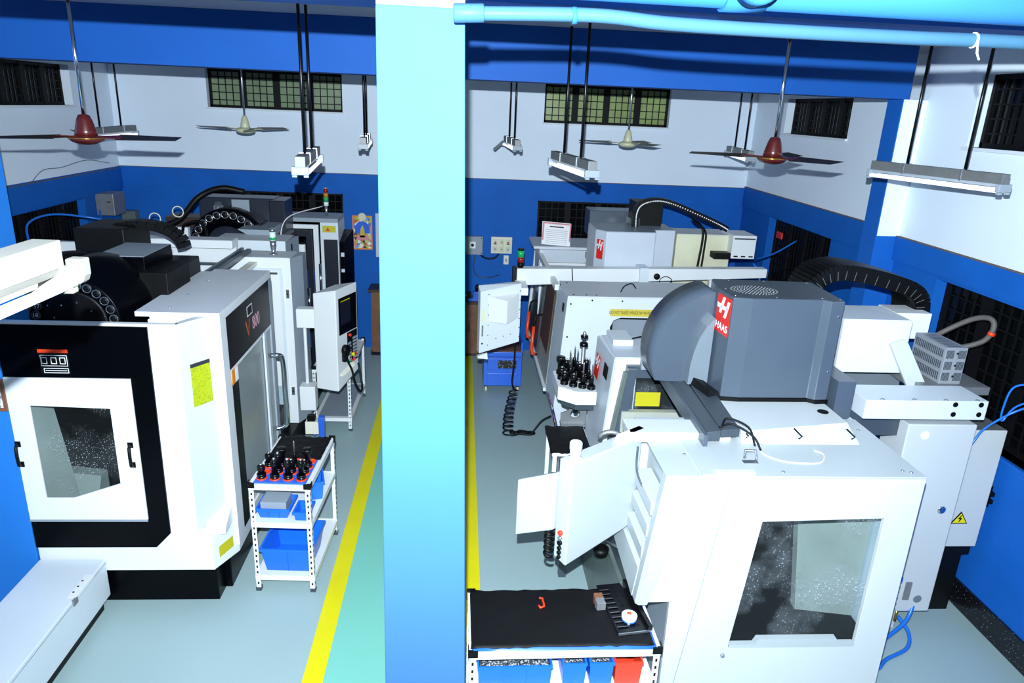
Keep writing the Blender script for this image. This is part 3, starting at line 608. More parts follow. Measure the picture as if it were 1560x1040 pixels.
# ---------------------------------------------------------------- left row, far machine
def far_left_machine():
    t = thing('machining_center', 'grey and white machining center with round tool drum, far end of the left row', 'machine', (-2.8, 8.8, 0), 'machining centers')
    M().box(-4.2, -1.75, 7.62, 9.6, 0, .3).make('plinth', 'black', t)
    w = M().box(-3.5, -1.86, 7.66, 7.72, .3, 2.14).make('near_wall', 'white_cool', t, .004)
    M().box(-2.6, -1.86, 7.66, 8.05, 2.14, 2.145).make('wall_cap', 'gray_top', t)
    s = M().hexa([(-1.86,7.66,.3),(-1.80,8.02,.3),(-1.84,8.02,.3),(-1.90,7.7,.3)], [(-1.86,7.66,2.14),(-1.80,8.02,2.14),(-1.84,8.02,2.14),(-1.90,7.7,2.14)]).make('front_return', 'gray_mid', t)
    for y in (7.80, 7.88): M().box(-1.845, -1.825, y, y+.03, 2.02, 2.09).make('vent_slot', 'black', s)
    M().box(-3.6, -2.2, 8.3, 9.2, .3, 2.0).make('tank_side', 'drum_navy', t)
    m = M(); m.prism([(-3.05,2.36),(-2.2,2.30),(-2.2,1.7),(-3.05,1.7)], 'y', 8.75, 9.3); m.make('column_cover', 'drum_navy', t, .01)
    C = (-2.66, 8.28, 1.96)
    g = M().lathe([(.05,.25),(.40,.25),(.415,.22),(.415,.02),(.40,.0),(.30,.0),(.29,.015),(.05,.015)], C, 44, 'y').make('tool_magazine', 'black_gloss', t)
    for k in range(24):
        a = 2*math.pi*k/24; p_ = (C[0]+.352*math.cos(a), C[1], C[2]+.352*math.sin(a))
        m = M(); m.lathe([(.034,-.004),(.034,-.012),(.037,-.015),(.042,-.014),(.042,.01)], p_, 14, 'y'); m.mi = 1; m.lathe([(.010,-.0125),(.033,-.0122),(.033,-.004)], p_, 12, 'y'); m.make('tool_pocket', ['steel', 'black'], g)
    M().lathe([(.01,-.012),(.22,-.01),(.225,.02)], C, 32, 'y').make('magazine_hub', 'drum_navy', g)
    m = M(); m.prism([(-2.30,2.22),(-2.02,2.06),(-2.02,1.86),(-2.25,1.86)], 'y', 8.25, 8.8); m.make('arm_cover', 'drum_navy', t, .008)
    h = M().box(-2.24, -2.06, 8.55, 8.95, 1.9, 2.45).make('head_cover', 'navy_panel', t, .01)
    b = M().box(-3.06, -2.20, 8.62, 8.95, 1.9, 2.46).make('spindle_housing', 'drum_navy', t, .012); M().box(-2.68, -2.48, 8.612, 8.62, 2.26, 2.44).make('plate', 'gray_mid', b)
    M().lathe([(.055,0),(.055,.22),(.04,.23),(.03,.26)], (-2.80,8.5,2.16), 16).make('motor', 'steel', t)
    M().box(-3.55, -2.98, 8.0, 8.06, 1.9, 2.20).make('screen_panel', 'white', t)
    M().box(-3.45, -2.98, 8.6, 8.9, 2.1, 2.22).make('red_beam', 'wood_dark', t)
    M().tube(spline([(-3.6,8.1,2.12),(-3.25,8.4,2.20),(-3.05,8.6,2.45),(-2.80,8.65,2.56),(-2.55,8.7,2.52)],8), .036, 10).make('cable_bundle', 'black', t)
    for p_ in ((-3.42,8.25,2.25),(-3.22,8.4,2.31)):
        pts = [(p_[0]+.06*math.cos(2*math.pi*k/18), p_[1], p_[2]+.06*math.sin(2*math.pi*k/18)) for k in range(19)]
        M().tube(pts, .007, 6).make('cable_ring', 'offwhite', t)
    M().tube(spline([(-3.0,7.9,2.18),(-2.95,7.85,2.26),(-2.8,7.84,2.30),(-2.72,7.8,2.22),(-2.70,7.76,2.16)],6), .016, 8).make('hose', 'black', t)
    M().tube(spline([(-2.04,8.4,1.95),(-2.06,8.3,2.1),(-2.0,8.5,2.28),(-1.72,9.1,2.33)],8), .006, 6).make('white_cable', 'text_white', t)
    # front opening
    m = M(); m.prism([(-2.45,2.20),(-2.1,2.20),(-2.1,2.0)], 'y', 8.0, 8.9); m.make('sloped_cover', 'gray_mid', t)
    tp = M().box(-2.42, -1.52, 8.95, 9.45, 2.15, 2.20).make('top_cover', 'gray_mid', t, .004)
    c = M().box(-1.74, -1.52, 8.95, 9.45, .3, 2.15).make('front_column', 'white_cool', t, .004)
    M().box(-1.70, -1.53, 8.946, 8.95, .3, 1.94).make('column_facing', 'navy_panel', c)
    M().box(-1.71, -1.55, 8.942, 8.95, 2.03, 2.11).make('warning_label', 'label_yellow', c)
    M().prism([(-1.67,2.045),(-1.645,2.095),(-1.62,2.045)], 'y', 8.940, 8.943).make('label_symbol', 'red', c)
    m = M(); m.plate([(-2.28,.3),(-1.76,.3),(-1.76,2.12),(-2.28,2.12)], [[(-2.26,.3),(-1.82,.3),(-1.82,2.07),(-2.26,2.07)]], 'y', 8.93, 8.97); m.make('door_frame', 'white', t)
    m = M(); m.plate([(-2.28,.3),(-1.83,.3),(-1.83,2.06),(-2.28,2.06)], [[(-2.24,.34),(-1.90,.34),(-1.90,1.98),(-2.24,1.98)]], 'y', 8.88, 8.92); m.make('seal_frame', 'navy_panel', t)
    m = M(); m.box(-1.90, -1.83, 8.45, 8.50, .3, 1.96); m.make('sliding_door_edge', 'white', t); M().cyl((-1.80,8.42,1.0),(-1.80,8.42,1.45), .018, 10).make('door_handle', 'chrome', t); M().cyl((-1.74,8.86,1.15),(-1.74,8.86,1.65), .018, 10).make('door_handle', 'chrome', t)
    p = M().hexa([(-1.52,9.02,1.05),(-1.46,9.0,1.05),(-1.40,9.4,1.05),(-1.52,9.42,1.05)], [(-1.52,9.02,1.9),(-1.46,9.0,1.9),(-1.40,9.4,2.0),(-1.52,9.42,2.0)]).make('control_panel', 'black_gloss', t, .006)
    for z, w_ in ((1.72,.05),(1.52,.04),(1.34,.025),(1.27,.025),(1.2,.02)): M().box(-1.50, -1.46, 8.985, 9.0, z, z+w_).make('button', 'gray_light', p)
    l = M().cyl((-1.70,9.2,2.20),(-1.70,9.2,2.32), .018, 12).make('light_tower', 'steel', t)
    for z, c_ in ((2.32,'clear_lamp'),(2.38,'green_lamp'),(2.43,'amber_lamp'),(2.485,'red_lamp')): M().cyl((-1.70,9.2,z),(-1.70,9.2,z+.05), .030, 14).make('lamp', c_, l)
    M().cyl((-1.70,9.2,2.535),(-1.70,9.2,2.542), .031, 14).make('cap', 'steel', l)
far_left_machine()
# white conveyor trough lying in front of the left machine
t = thing('conveyor_box', 'long low white box lying on the floor in the lower left corner', 'box', (-2.72, 3.5, 0))
b = M().box(-2.95, -2.5, 2.3, 4.54, .10, .40).make('casing', 'white_cool', t, .006)
M().box(-2.90, -2.54, 2.3, 4.50, 0, .10).make('foot_rail', 'black', t)
l = M().box(-2.55, -2.496, 4.12, 4.36, .375, .403).make('latch', 'white', t, .002)
for y in (4.17, 4.23, 4.29): M().cyl((-2.535,y,.403),(-2.535,y,.406), .007, 8).make('screw', 'black', l)
M().box(-2.505, -2.488, 4.08, 4.13, .36, .40).make('catch', 'steel_gray', l)
M().box(-2.499, -2.497, 2.3, 4.54, .372, .376).make('lid_seam', 'gray_mid', t)
# ---------------------------------------------------------------- right row, near machine
def haas_logo(parent, o, u, v, w_, h_, name='maker_emblem', full=True):
    """red plate with a slanted white H mark and the maker's name under it"""
    u = Vector(u).normalized(); v = Vector(v).normalized(); n = u.cross(v); o = Vector(o)
    e = M().obox(o, u, v, n, w_/2, h_/2, .001).make(name, 'red', parent)
    def bar(pts):
        m = M(); P = [o+u*(x*w_)+v*(y*h_) for x, y in pts]; m.hexa([p+n*.001 for p in P], [p+n*.0024 for p in P]); return m.make('emblem_stroke', 'text_white', e)
    bar([(-.30,.02),(-.14,.02),(.06,.46),(-.10,.46)]); bar([(.06,-.06),(.22,-.06),(.42,.40),(.26,.40)]); bar([(-.48,.26),(-.44,.14),(.30,.14),(.34,.24)])
    if full: text('HAAS', o+v*(-.33*h_)+n*.0018, u, v, h_*.27, 'text_white', e, sx=1.05)
    return e
def near_right_machine():
    t = thing('machining_center', 'large white machining center with grey spindle hood, nearest on the right', 'machine', (2.0, 4.5, 0), 'machining centers')
    Y = 3.35
    win = [(1.707,1.465),(2.412,1.487),(2.404,.616),(1.626,.609)]
    side = [(1.13,1.742),(1.034,.933),(1.237,.936),(1.245,.0),(2.60,.0),(2.60,1.742)]
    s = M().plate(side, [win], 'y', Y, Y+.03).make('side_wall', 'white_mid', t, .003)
    M().box(1.60, 2.43, Y+.032, Y+.038, .59, 1.50).make('window_pane', 'glass_wet', s)
    m = M(); m.box(1.63, 2.40, Y-.004, Y+.03, .609, .632); m.hexa([(1.78,Y-.008,.632),(2.30,Y-.008,.632),(2.30,Y+.03,.632),(1.78,Y+.03,.632)], [(1.80,Y-.008,.672),(2.28,Y-.008,.672),(2.28,Y+.03,.672),(1.80,Y+.03,.672)]); m.make('window_rail', 'white_soft', s)
    M().box(1.30, 2.60, Y-.003, Y, 1.715, 1.722).make('roof_seam', 'gray_top', s)
    M().hexa([(1.495,Y-.002,1.71),(1.499,Y-.002,1.71),(1.499,Y,1.71),(1.495,Y,1.71)], [(1.495,Y-.002,1.74),(1.499,Y-.002,1.74),(1.499,Y,1.74),(1.495,Y,1.74)]).make('panel_joint', 'gray_mid', s)
    M().hexa([(1.29,Y-.002,.10),(1.294,Y-.002,.10),(1.294,Y,.10),(1.29,Y,.10)], [(1.494,Y-.002,1.715),(1.498,Y-.002,1.715),(1.498,Y,1.715),(1.494,Y,1.715)]).make('panel_joint', 'gray_mid', s)
    M().box(2.05, 2.58, Y-.0015, Y, 1.585, 1.588).make('panel_joint', 'gray_top', s)
    M().lathe([(.012,-.012),(.014,-.006),(.014,0)], (1.60,Y,.555), 10, 'y').make('bolt', 'steel', s)
    M().hexa([(1.245,3.38,0),(1.275,3.38,0),(1.275,5.8,0),(1.245,5.8,0)], [(1.245,3.38,.93),(1.275,3.38,.93),(1.275,5.8,.9),(1.245,5.8,.9)]).make('front_wall', 'gray_mid', t)
    M().box(2.57, 2.60, 3.38, 5.7, 0, 1.74).make('rear_wall', 'white_cool', t)
    # pillar crease and recessed trays beside the pendant
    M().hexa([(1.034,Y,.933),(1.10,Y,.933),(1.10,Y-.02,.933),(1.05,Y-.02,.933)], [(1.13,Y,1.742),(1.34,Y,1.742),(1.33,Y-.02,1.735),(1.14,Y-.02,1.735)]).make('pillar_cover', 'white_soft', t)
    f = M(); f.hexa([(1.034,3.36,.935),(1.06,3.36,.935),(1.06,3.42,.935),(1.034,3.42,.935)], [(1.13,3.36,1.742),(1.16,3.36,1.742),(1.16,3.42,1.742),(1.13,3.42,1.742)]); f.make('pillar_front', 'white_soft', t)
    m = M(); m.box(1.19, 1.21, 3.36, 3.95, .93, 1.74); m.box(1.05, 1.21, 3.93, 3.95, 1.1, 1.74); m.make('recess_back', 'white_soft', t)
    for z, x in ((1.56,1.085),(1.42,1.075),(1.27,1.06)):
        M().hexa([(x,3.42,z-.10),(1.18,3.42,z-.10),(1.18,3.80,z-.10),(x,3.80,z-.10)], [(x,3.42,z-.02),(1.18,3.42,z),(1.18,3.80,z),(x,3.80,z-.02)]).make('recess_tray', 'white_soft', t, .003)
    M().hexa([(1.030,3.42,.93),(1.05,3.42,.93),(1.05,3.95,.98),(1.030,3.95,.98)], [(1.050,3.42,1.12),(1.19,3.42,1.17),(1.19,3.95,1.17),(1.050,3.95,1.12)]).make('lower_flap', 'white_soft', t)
    # roof
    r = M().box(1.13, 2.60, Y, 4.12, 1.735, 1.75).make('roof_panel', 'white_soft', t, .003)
    m = M(); m.box(1.33, 1.46, Y, 3.80, 1.75, 1.762); m.make('roof_strip', 'white_soft', r); M().box(1.40, 1.62, Y-.005, Y+.03, 1.735, 1.775).make('roof_lip', 'white_mid', r)
    k = M().box(1.615, 1.70, 3.50, 3.535, 1.75, 1.753).make('latch_base', 'slate_dark', r); M().tube([(1.64,3.56,1.752),(1.64,3.56,1.80),(1.70,3.56,1.80),(1.70,3.53,1.752)], .008, 8).make('latch_hook', 'steel', k)
    M().tube(spline([(1.80,3.72,1.753),(1.77,3.62,1.753),(1.86,3.52,1.753),(2.05,3.50,1.754),(2.13,3.60,1.756),(2.10,3.66,1.753)],6), .004, 6).make('wire', 'offwhite', r)
    m = M()
    for x, y in ((2.50,3.42),(2.54,3.40),(2.53,3.95),(1.30,3.60),(1.42,3.47),(1.62,3.38),(1.80,3.40)): m.lathe([(.010,0),(.010,.005),(.004,.007)], (x,y,1.75), 8)
    m.make('screws', 'steel', r)
    c = M().box(1.02, 1.64, 3.78, 3.98, 1.735, 1.80).make('door_header_end', 'white_mid', t, .006)
    h = M().hexa([(1.69,3.74,1.75),(2.43,3.74,1.75),(2.43,4.32,1.75),(1.69,4.32,1.75)], [(1.69,3.76,1.825),(2.42,3.90,1.825),(2.42,4.32,1.825),(1.69,4.32,1.825)]).make('raised_roof', 'white_mid', t, .004)
    M().lathe([(.035,0),(.035,.004)], (2.34,4.06,1.825), 16).make('plug', 'black', h)
    for x in (1.72, 2.05, 2.38): M().tube([(x,3.76,1.78),(x+.01,3.745,1.80),(x-.02,3.80,1.828)], .005, 6).make('clip', 'black', h)
    # door header rails running over the opening
    m = M(); m.hexa([(1.46,3.70,1.79),(1.54,3.70,1.79),(1.60,5.15,1.79),(1.50,5.15,1.79)], [(1.46,3.70,1.845),(1.54,3.70,1.855),(1.60,5.15,1.855),(1.50,5.15,1.845)]); m.make('door_rail', 'slate_dark', t, .004)
    m = M(); m.hexa([(1.55,3.72,1.80),(1.67,3.74,1.80),(1.76,5.2,1.80),(1.61,5.15,1.80)], [(1.55,3.72,1.85),(1.67,3.74,1.85),(1.76,5.2,1.87),(1.61,5.15,1.87)]); m.make('rail_cover', 'slate_dark', t, .004)
    m = M(); m.hexa([(1.435,3.68,1.74),(1.46,3.68,1.74),(1.51,5.15,1.74),(1.485,5.15,1.74)], [(1.435,3.68,1.835),(1.46,3.68,1.835),(1.51,5.15,1.835),(1.485,5.15,1.835)]); m.make('rail_edge', 'slate', t)
    k = M().box(1.42, 1.50, 5.12, 5.17, 1.70, 1.92).make('limit_switch', 'gray_mid', t); M().box(1.51, 1.58, 5.10, 5.18, 1.80, 1.90).make('switch_body', 'offwhite', k)
    m = M(); m.tube(spline([(1.55,3.73,1.86),(1.60,3.78,1.90),(1.70,3.70,1.88),(1.72,3.62,1.80)],6), .006, 6); m.tube(spline([(1.54,3.74,1.86),(1.62,3.74,1.88),(1.72,3.66,1.84),(1.75,3.60,1.78)],6), .006, 6); m.make('cables', 'black', t)
    # far end: pillar, opening frame, inner window
    p = M(); p.hexa([(1.185,5.24,.93),(1.35,5.24,.93),(1.35,5.82,.93),(1.165,5.82,.93)], [(1.25,5.24,1.745),(1.58,5.24,1.745),(1.60,5.84,1.745),(1.22,5.84,1.745)]); p = p.make('far_pillar', 'white', t, .004)
    M().hexa([(1.155,5.26,.60),(1.185,5.24,.60),(1.165,5.82,.60),(1.145,5.82,.60)], [(1.235,5.26,1.74),(1.25,5.24,1.745),(1.22,5.84,1.745),(1.205,5.84,1.74)]).make('pillar_face', 'gray_light', p)
    M().box(1.24, 1.73, 5.26, 5.84, 1.745, 1.75).make('pillar_top', 'gray_light', p)
    M().box(1.28, 1.45, 5.55, 5.84, 1.75, 1.80).make('junction_box', 'white_cool', t, .004)
    M().tube(spline([(1.45,5.65,1.78),(1.55,5.66,1.80),(1.66,5.70,1.79),(1.75,5.62,1.77)],6), .007, 6).make('cable', 'black', t)
    M().box(1.58, 2.55, 5.30, 5.84, 1.70, 1.74).make('far_roof', 'gray_light', t)
    haas_logo(p, (1.184,5.66,1.53), (0,-1,0), (.075,0,1), .17, .20, 'emblem', False)
    o = M().obox((1.203,5.40,1.58), (0,-1,0), (.075,0,1), (-1,0,.075), .07, .055, .003).make('name_plate', 'black', p)
    m = M(); m.plate([(1.26,.93),(2.55,.93),(2.55,1.70),(1.33,1.70)], [[(1.40,1.0),(2.2,1.0),(2.2,1.60),(1.40,1.60)]], 'y', 5.20, 5.24); m.make('opening_frame', 'slate', t)
    m = M(); m.hexa([(1.235,5.14,.93),(1.31,5.14,.93),(1.31,5.2,.93),(1.235,5.2,.93)], [(1.33,5.14,1.69),(1.40,5.14,1.69),(1.40,5.2,1.69),(1.33,5.2,1.69)]); m.make('opening_stile', 'slate', t)
    m = M(); m.hexa([(1.205,5.15,.93),(1.235,5.15,.93),(1.235,5.2,.93),(1.205,5.2,.93)], [(1.30,5.15,1.66),(1.33,5.15,1.66),(1.33,5.2,1.66),(1.30,5.2,1.66)]); m.make('seal_strip', 'tank', t)
    M().box(1.38, 2.25, 5.225, 5.232, .95, 1.65).make('far_window_pane', 'glass_wet', t)
    M().box(1.42, 1.62, 5.196, 5.199, 1.36, 1.48).make('yellow_notice', 'label_yellow', t)
    # tool shelf bracketed to the far front corner
    s = M().prism([(.855,5.62),(1.0,5.50),(1.17,5.50),(1.17,6.12),(.855,6.0)], 'z', 1.23, 1.35).make('tool_shelf', 'white', t, .005)
    M().prism([(.90,5.66),(1.0,5.54),(1.16,5.54),(1.16,6.08),(.90,5.96)], 'z', 1.17, 1.23).make('shelf_underside', 'slate_dark', s)
    # inside of the work area
    M().box(1.42, 2.2, 5.236, 5.239, 1.28, 1.60).make('shade_backing', 'interior_dark', t)  # dark sheet added behind the glass to paint the shade beyond it
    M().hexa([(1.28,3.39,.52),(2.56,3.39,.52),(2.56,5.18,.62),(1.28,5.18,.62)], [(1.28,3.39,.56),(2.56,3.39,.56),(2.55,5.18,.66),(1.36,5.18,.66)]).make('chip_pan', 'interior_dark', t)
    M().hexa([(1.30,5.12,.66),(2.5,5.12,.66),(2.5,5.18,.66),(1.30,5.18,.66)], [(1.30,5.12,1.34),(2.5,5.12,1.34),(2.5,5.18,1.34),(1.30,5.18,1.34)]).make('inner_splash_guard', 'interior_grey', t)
    M().box(2.02, 2.55, 4.36, 4.40, .66, 1.70).make('inner_panel', 'interior_dark', t)  # dark sheet added so the view through the window falls into shade
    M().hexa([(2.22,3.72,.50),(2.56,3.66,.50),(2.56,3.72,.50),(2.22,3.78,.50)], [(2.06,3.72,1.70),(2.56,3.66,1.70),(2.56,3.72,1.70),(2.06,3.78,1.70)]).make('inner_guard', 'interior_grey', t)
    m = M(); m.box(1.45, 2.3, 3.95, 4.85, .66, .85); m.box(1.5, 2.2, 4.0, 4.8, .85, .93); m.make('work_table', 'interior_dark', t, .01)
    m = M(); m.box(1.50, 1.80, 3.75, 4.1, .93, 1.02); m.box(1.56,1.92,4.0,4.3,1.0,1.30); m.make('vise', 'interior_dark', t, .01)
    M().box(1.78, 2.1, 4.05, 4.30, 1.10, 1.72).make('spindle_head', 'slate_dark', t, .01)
    M().box(1.30, 1.60, 3.98, 4.10, 1.50, 1.58).make('inner_rail', 'slate', t)
    # coolant tank and chip chute at the floor
    m = M(); m.hexa([(1.06,3.95,0),(1.24,3.95,0),(1.24,5.7,0),(1.06,5.7,0)], [(1.10,3.95,.62),(1.24,3.95,.70),(1.24,5.7,.62),(1.10,5.7,.55)]); m = m.make('coolant_tank', 'tank', t, .006)
    M().hexa([(1.12,3.75,.55),(1.24,3.75,.55),(1.24,4.6,.60),(1.12,4.6,.60)], [(1.14,3.75,.92),(1.24,3.75,.92),(1.24,4.6,.92),(1.15,4.6,.92)]).make('chip_chute', 'slate_dark', t)
    M().tube([(1.13,4.05,.80),(1.06,4.25,.74)], .009, 8).make('drain_rod', 'steel', t)
    M().tube(spline([(1.13,3.78,.88),(1.11,3.85,.80),(1.12,3.92,.84),(1.14,3.95,.74)],5), .005, 6).make('drain_wire', 'text_white', t)
    M().lathe([(.05,0),(.06,.05),(.02,.06)], (1.05,4.35,.56), 14).make('drain_valve', 'black', t)
    # spindle hood
    pl = [(1.70,4.48),(1.72,4.235),(1.84,4.215),(2.30,4.225),(2.34,4.19),(2.43,4.20),(2.45,4.72),(1.75,4.75)]
    hd = M().prism(pl, 'z', 1.85, 2.52).make('spindle_hood', 'slate', t, .006)
    M().prism([(x+(x-2.08)*.02, y+(y-4.45)*.02) for x, y in pl], 'z', 1.825, 1.85).make('hood_gasket', 'black', hd)
    M().prism([(1.705,4.475),(1.725,4.24),(1.84,4.22),(2.30,4.23),(2.34,4.195),(2.425,4.205),(2.445,4.715),(1.755,4.745)], 'z', 2.52, 2.523).make('hood_top', 'slate_dark', hd)
    m = M()
    for ring in range(7):
        r_ = .018+ring*.017; n_ = 6+ring*6
        for k in range(n_):
            a = 2*math.pi*k/n_; x, y = 1.93+r_*1.25*math.cos(a), 4.44+r_*math.sin(a); m.lathe([(.0045,0),(.0045,.003)], (x,y,2.5225), 6)
    m.mi = 0; m.make('vent_holes', 'steel_gray', hd)
    m = M()
    for x, y in ((1.74,4.27),(1.74,4.45),(2.0,4.25),(2.3,4.25),(2.41,4.23),(2.1,4.70),(1.85,4.70),(2.4,4.68)): m.lathe([(.008,0),(.008,.005),(.003,.007)], (x,y,2.523), 8)
    for x, z in ((2.40,2.42),(2.40,2.05)): m.lathe([(.004,-.007),(.008,-.005),(.008,0)], (x,4.197,z), 8, 'y')
    m.make('hood_screws', 'chrome', hd)
    # angled left face of the hood carries the maker's emblem
    haas_logo(hd, (1.709,4.352,2.375), (.08,-.996,0), (0,0,1), .20, .25)
    A = arc(1.80,2.02,.48,200,92,16); A = [(1.44,1.85)]+[p for p in A if p[1] > 1.85 and p[0] < 1.69]+[(1.70,2.49),(1.70,1.85)]
    M().prism(A, 'y', 4.50, 4.85, True).make('carousel_cover', 'slate', t)
    A = [(1.555,1.86),(1.56,2.0),(1.575,2.10),(1.60,2.19),(1.64,2.27),(1.69,2.33),(1.69,1.86)]
    M().prism(A, 'y', 4.42, 4.50, False).make('carousel_rim', 'rim_grey', t)
    m = M(); m.hexa([(1.62,4.20,1.82),(1.72,4.22,1.82),(1.62,4.6,1.82),(1.52,4.6,1.82)], [(1.64,4.22,1.90),(1.71,4.24,1.88),(1.62,4.6,1.90),(1.55,4.6,1.92)]); m.make('bellows', 'rubber', t)
    # rear: electrics
    M().box(2.46, 2.58, 4.15, 4.9, 1.70, 2.0).make('hood_base', 'slate', t)
    b = M().box(2.68, 3.18, 4.60, 5.0, 1.90, 2.29).make('drive_box', 'white_cool', t, .004); M().prism([(2.685,4.605),(3.175,4.605),(3.02,4.98),(2.70,4.98)], 'z', 2.29, 2.294).make('box_top', 'gray_light', b)
    M().box(2.55, 3.36, 4.86, 5.1, 1.40, 1.92).make('rear_casting', 'rim_grey', t)
    m = M(); m.box(2.60, 2.74, 4.5, 4.7, 1.68, 1.88); m.box(2.52, 2.62, 4.45, 4.6, 1.60, 1.70); m.make('axis_motor', 'steel_gray', t, .006)
    M().box(3.28, 3.56, 4.95, 5.2, 2.05, 2.25).make('terminal_box', 'white', t, .004)
    M().hexa([(3.21,4.53,1.80),(3.36,4.53,1.80),(3.36,4.56,1.80),(3.21,4.56,1.80)], [(3.02,4.55,2.13),(3.13,4.55,2.17),(3.13,4.58,2.17),(3.02,4.58,2.13)]).make('support_bracket', 'white_mid', t, .003)
    c = M().box(2.68, 3.53, 4.16, 4.44, 1.735, 1.87).make('cable_duct', 'white_cool', t, .004)
    for x, z in ((3.30,1.845),(3.48,1.845),(3.30,1.775),(3.48,1.775)): M().lathe([(.018,-.003),(.018,0)], (x,4.16,z), 14, 'y').make('plug', 'black', c)
    m = M()
    for x in (2.78, 3.0, 3.22, 3.44): m.tube([(x,4.17,1.872),(x+.015,4.18,1.876),(x+.03,4.17,1.872)], .004, 6)
    m.make('duct_clips', 'steel_gray', c)
    M().box(2.62, 3.55, 4.30, 4.34, 1.55, 1.735).make('dark_gap', 'slate_dark', t)
    M().box(2.60, 2.95, 4.42, 4.48, .6, 1.74).make('gap_panel', 'slate', t)
    cb = M().box(3.04, 3.53, 4.20, 4.48, .16, 1.68).make('control_cabinet', 'white_mid', t, .008)
    M().lathe([(.030,-.004),(.030,0)], (3.17,4.20,1.60), 16, 'y').make('port_cap', 'text_white', cb); k = M().lathe([(.018,-.010),(.028,-.004),(.032,0)], (3.43,4.20,1.02), 16, 'y').make('lock', 'chrome', cb)
    M().lathe([(.032,-.003),(.032,0)], (3.42,4.20,.27), 16, 'y').make('port_cap', 'steel', cb); M().box(3.30, 3.345, 4.188, 4.20, .27, .42).make('regulator', 'steel_gray', cb)
    s = M().box(3.21, 3.27, 4.197, 4.20, .19, .46).make('rating_label', 'print_fine', cb); M().box(3.21, 3.27, 4.195, 4.1985, .42, .46).make('label_header', 'hose_blue', cb)
    M().cyl((3.30,4.22,.06),(3.30,4.22,.16), .012, 10).make('drain_fitting', 'gold', cb); M().box(3.08, 3.30, 4.22, 4.46, 0, .16).make('cabinet_foot', 'white_cool', cb)
    cb = M().box(3.58, 3.90, 4.36, 4.70, .61, 1.565).make('transformer_cabinet', 'white_mid', t, .006); M().box(3.585, 3.895, 4.365, 4.695, 1.565, 1.568).make('cabinet_top', 'steel_gray', cb)
    m = M().prism([(3.655,.815),(3.775,.815),(3.715,.905)], 'y', 4.355, 4.36).make('warning_sign', 'yellow', cb)
    M().plate([(3.650,.811),(3.780,.811),(3.715,.911)], [[(3.660,.817),(3.770,.817),(3.715,.900)]], 'y', 4.353, 4.36).make('sign_border', 'black', cb)
    M().prism([(3.722,.885),(3.700,.852),(3.716,.852),(3.708,.824),(3.730,.858),(3.714,.858)], 'y', 4.351, 4.3555).make('lightning_bolt', 'black', cb)
    M().box(3.60, 3.88, 4.38, 4.68, .53, .61).make('cabinet_base', 'black', cb); M().box(3.62, 3.86, 4.42, 4.66, 0, .53).make('cabinet_stand', 'black', cb)
    m = M(); m.box(3.895, 3.91, 4.36, 4.38, .95, 1.12); m.box(3.90, 3.93, 4.35, 4.38, .98, 1.01); m.box(3.90, 3.93, 4.35, 4.38, 1.04, 1.07); m.make('cabinet_handle', 'black', cb)
    # louvred resistor box
    lv = M().box(3.40, 3.56, 4.50, 4.86, 1.86, 2.13).make('resistor_box', 'louvre_grey', t, .003)
    m = M()
    for r_ in range(3):
        for k in range(12):
            x = 3.410+k*.0096 if k < 6 else 3.440+k*.0096
            m.box(x, x+.005, 4.497, 4.502, 1.885+r_*.083, 1.945+r_*.083)
        for k in range(16):
            y = 4.525+k*.020; m.box(3.397, 3.402, y, y+.009, 1.885+r_*.083, 1.940+r_*.083)
    for k in range(9): m.box(3.43, 3.53, 4.53+k*.035, 4.542+k*.035, 2.128, 2.1315)
    m.make('louvre_slots', 'slate_dark', lv)
    for z in (1.92, 2.0, 2.09): M().lathe([(.007,-.006),(.010,-.004),(.010,0)], (3.487,4.50,z), 8, 'y').make('screw', 'chrome', lv)
    M().box(3.25, 3.75, 4.44, 4.92, 1.80, 1.86).make('resistor_shelf', 'steel_gray', t, .004)
    # cable chain arch
    P = spline([(2.66,5.22,2.24),(2.655,5.22,2.36),(2.72,5.22,2.47),(2.86,5.22,2.52),(3.05,5.22,2.505),(3.28,5.22,2.455),(3.46,5.22,2.395),(3.545,5.22,2.30),(3.555,5.22,2.12)], 5)
    ch = M(); 
    for i in range(len(P)-1):
        a, b = P[i], P[i+1]; d = b-a; ch.obox((a+b)/2, d, (0,1,0), d.cross(Vector((0,1,0))), d.length*.50, .16, .060)
    ch = ch.make('cable_chain', 'black', t)
    m = M()
    for i in range(2, len(P)-1, 2):
        a, b = P[i], P[i+1]; d = (b-a).normalized(); n = d.cross(Vector((0,1,0))).normalized(); m.obox(a-Vector((0,.161,0))-n*.02, d, (0,1,0), n, .0012, .0015, .034)
    m.make('chain_links', 'steel_gray', ch)
    # hoses at the back
    m = M(); m.tube(spline([(3.50,4.9,2.02),(3.66,4.95,2.10),(3.80,4.85,2.24),(3.86,4.75,2.28),(3.87,4.70,2.23),(3.84,4.72,2.12),(3.74,4.80,2.04),(3.62,4.85,2.02)],7), .020, 8); m.make('conduit', 'hose_gray', t); M().tube([(3.868,4.70,2.19),(3.864,4.703,2.165)], .026, 10).make('conduit_gland', 'red_cup', t)
    # pendant seen from behind
    A = Vector((.635,3.46,0)); u = Vector((.50,.38,0)).normalized(); w = Vector((u.y,-u.x,0))      # w toward the camera side
    def q(a, b, z): v = A+u*a+w*b; return (v.x, v.y, z)
    p = M().hexa([q(0,-.10,1.12),q(.60,-.10,1.16),q(.60,0,1.16),q(0,0,1.10)], [q(0,-.10,1.755),q(.60,-.10,1.755),q(.60,0,1.755),q(0,0,1.755)]).make('control_pendant', 'white_soft', t, .008)
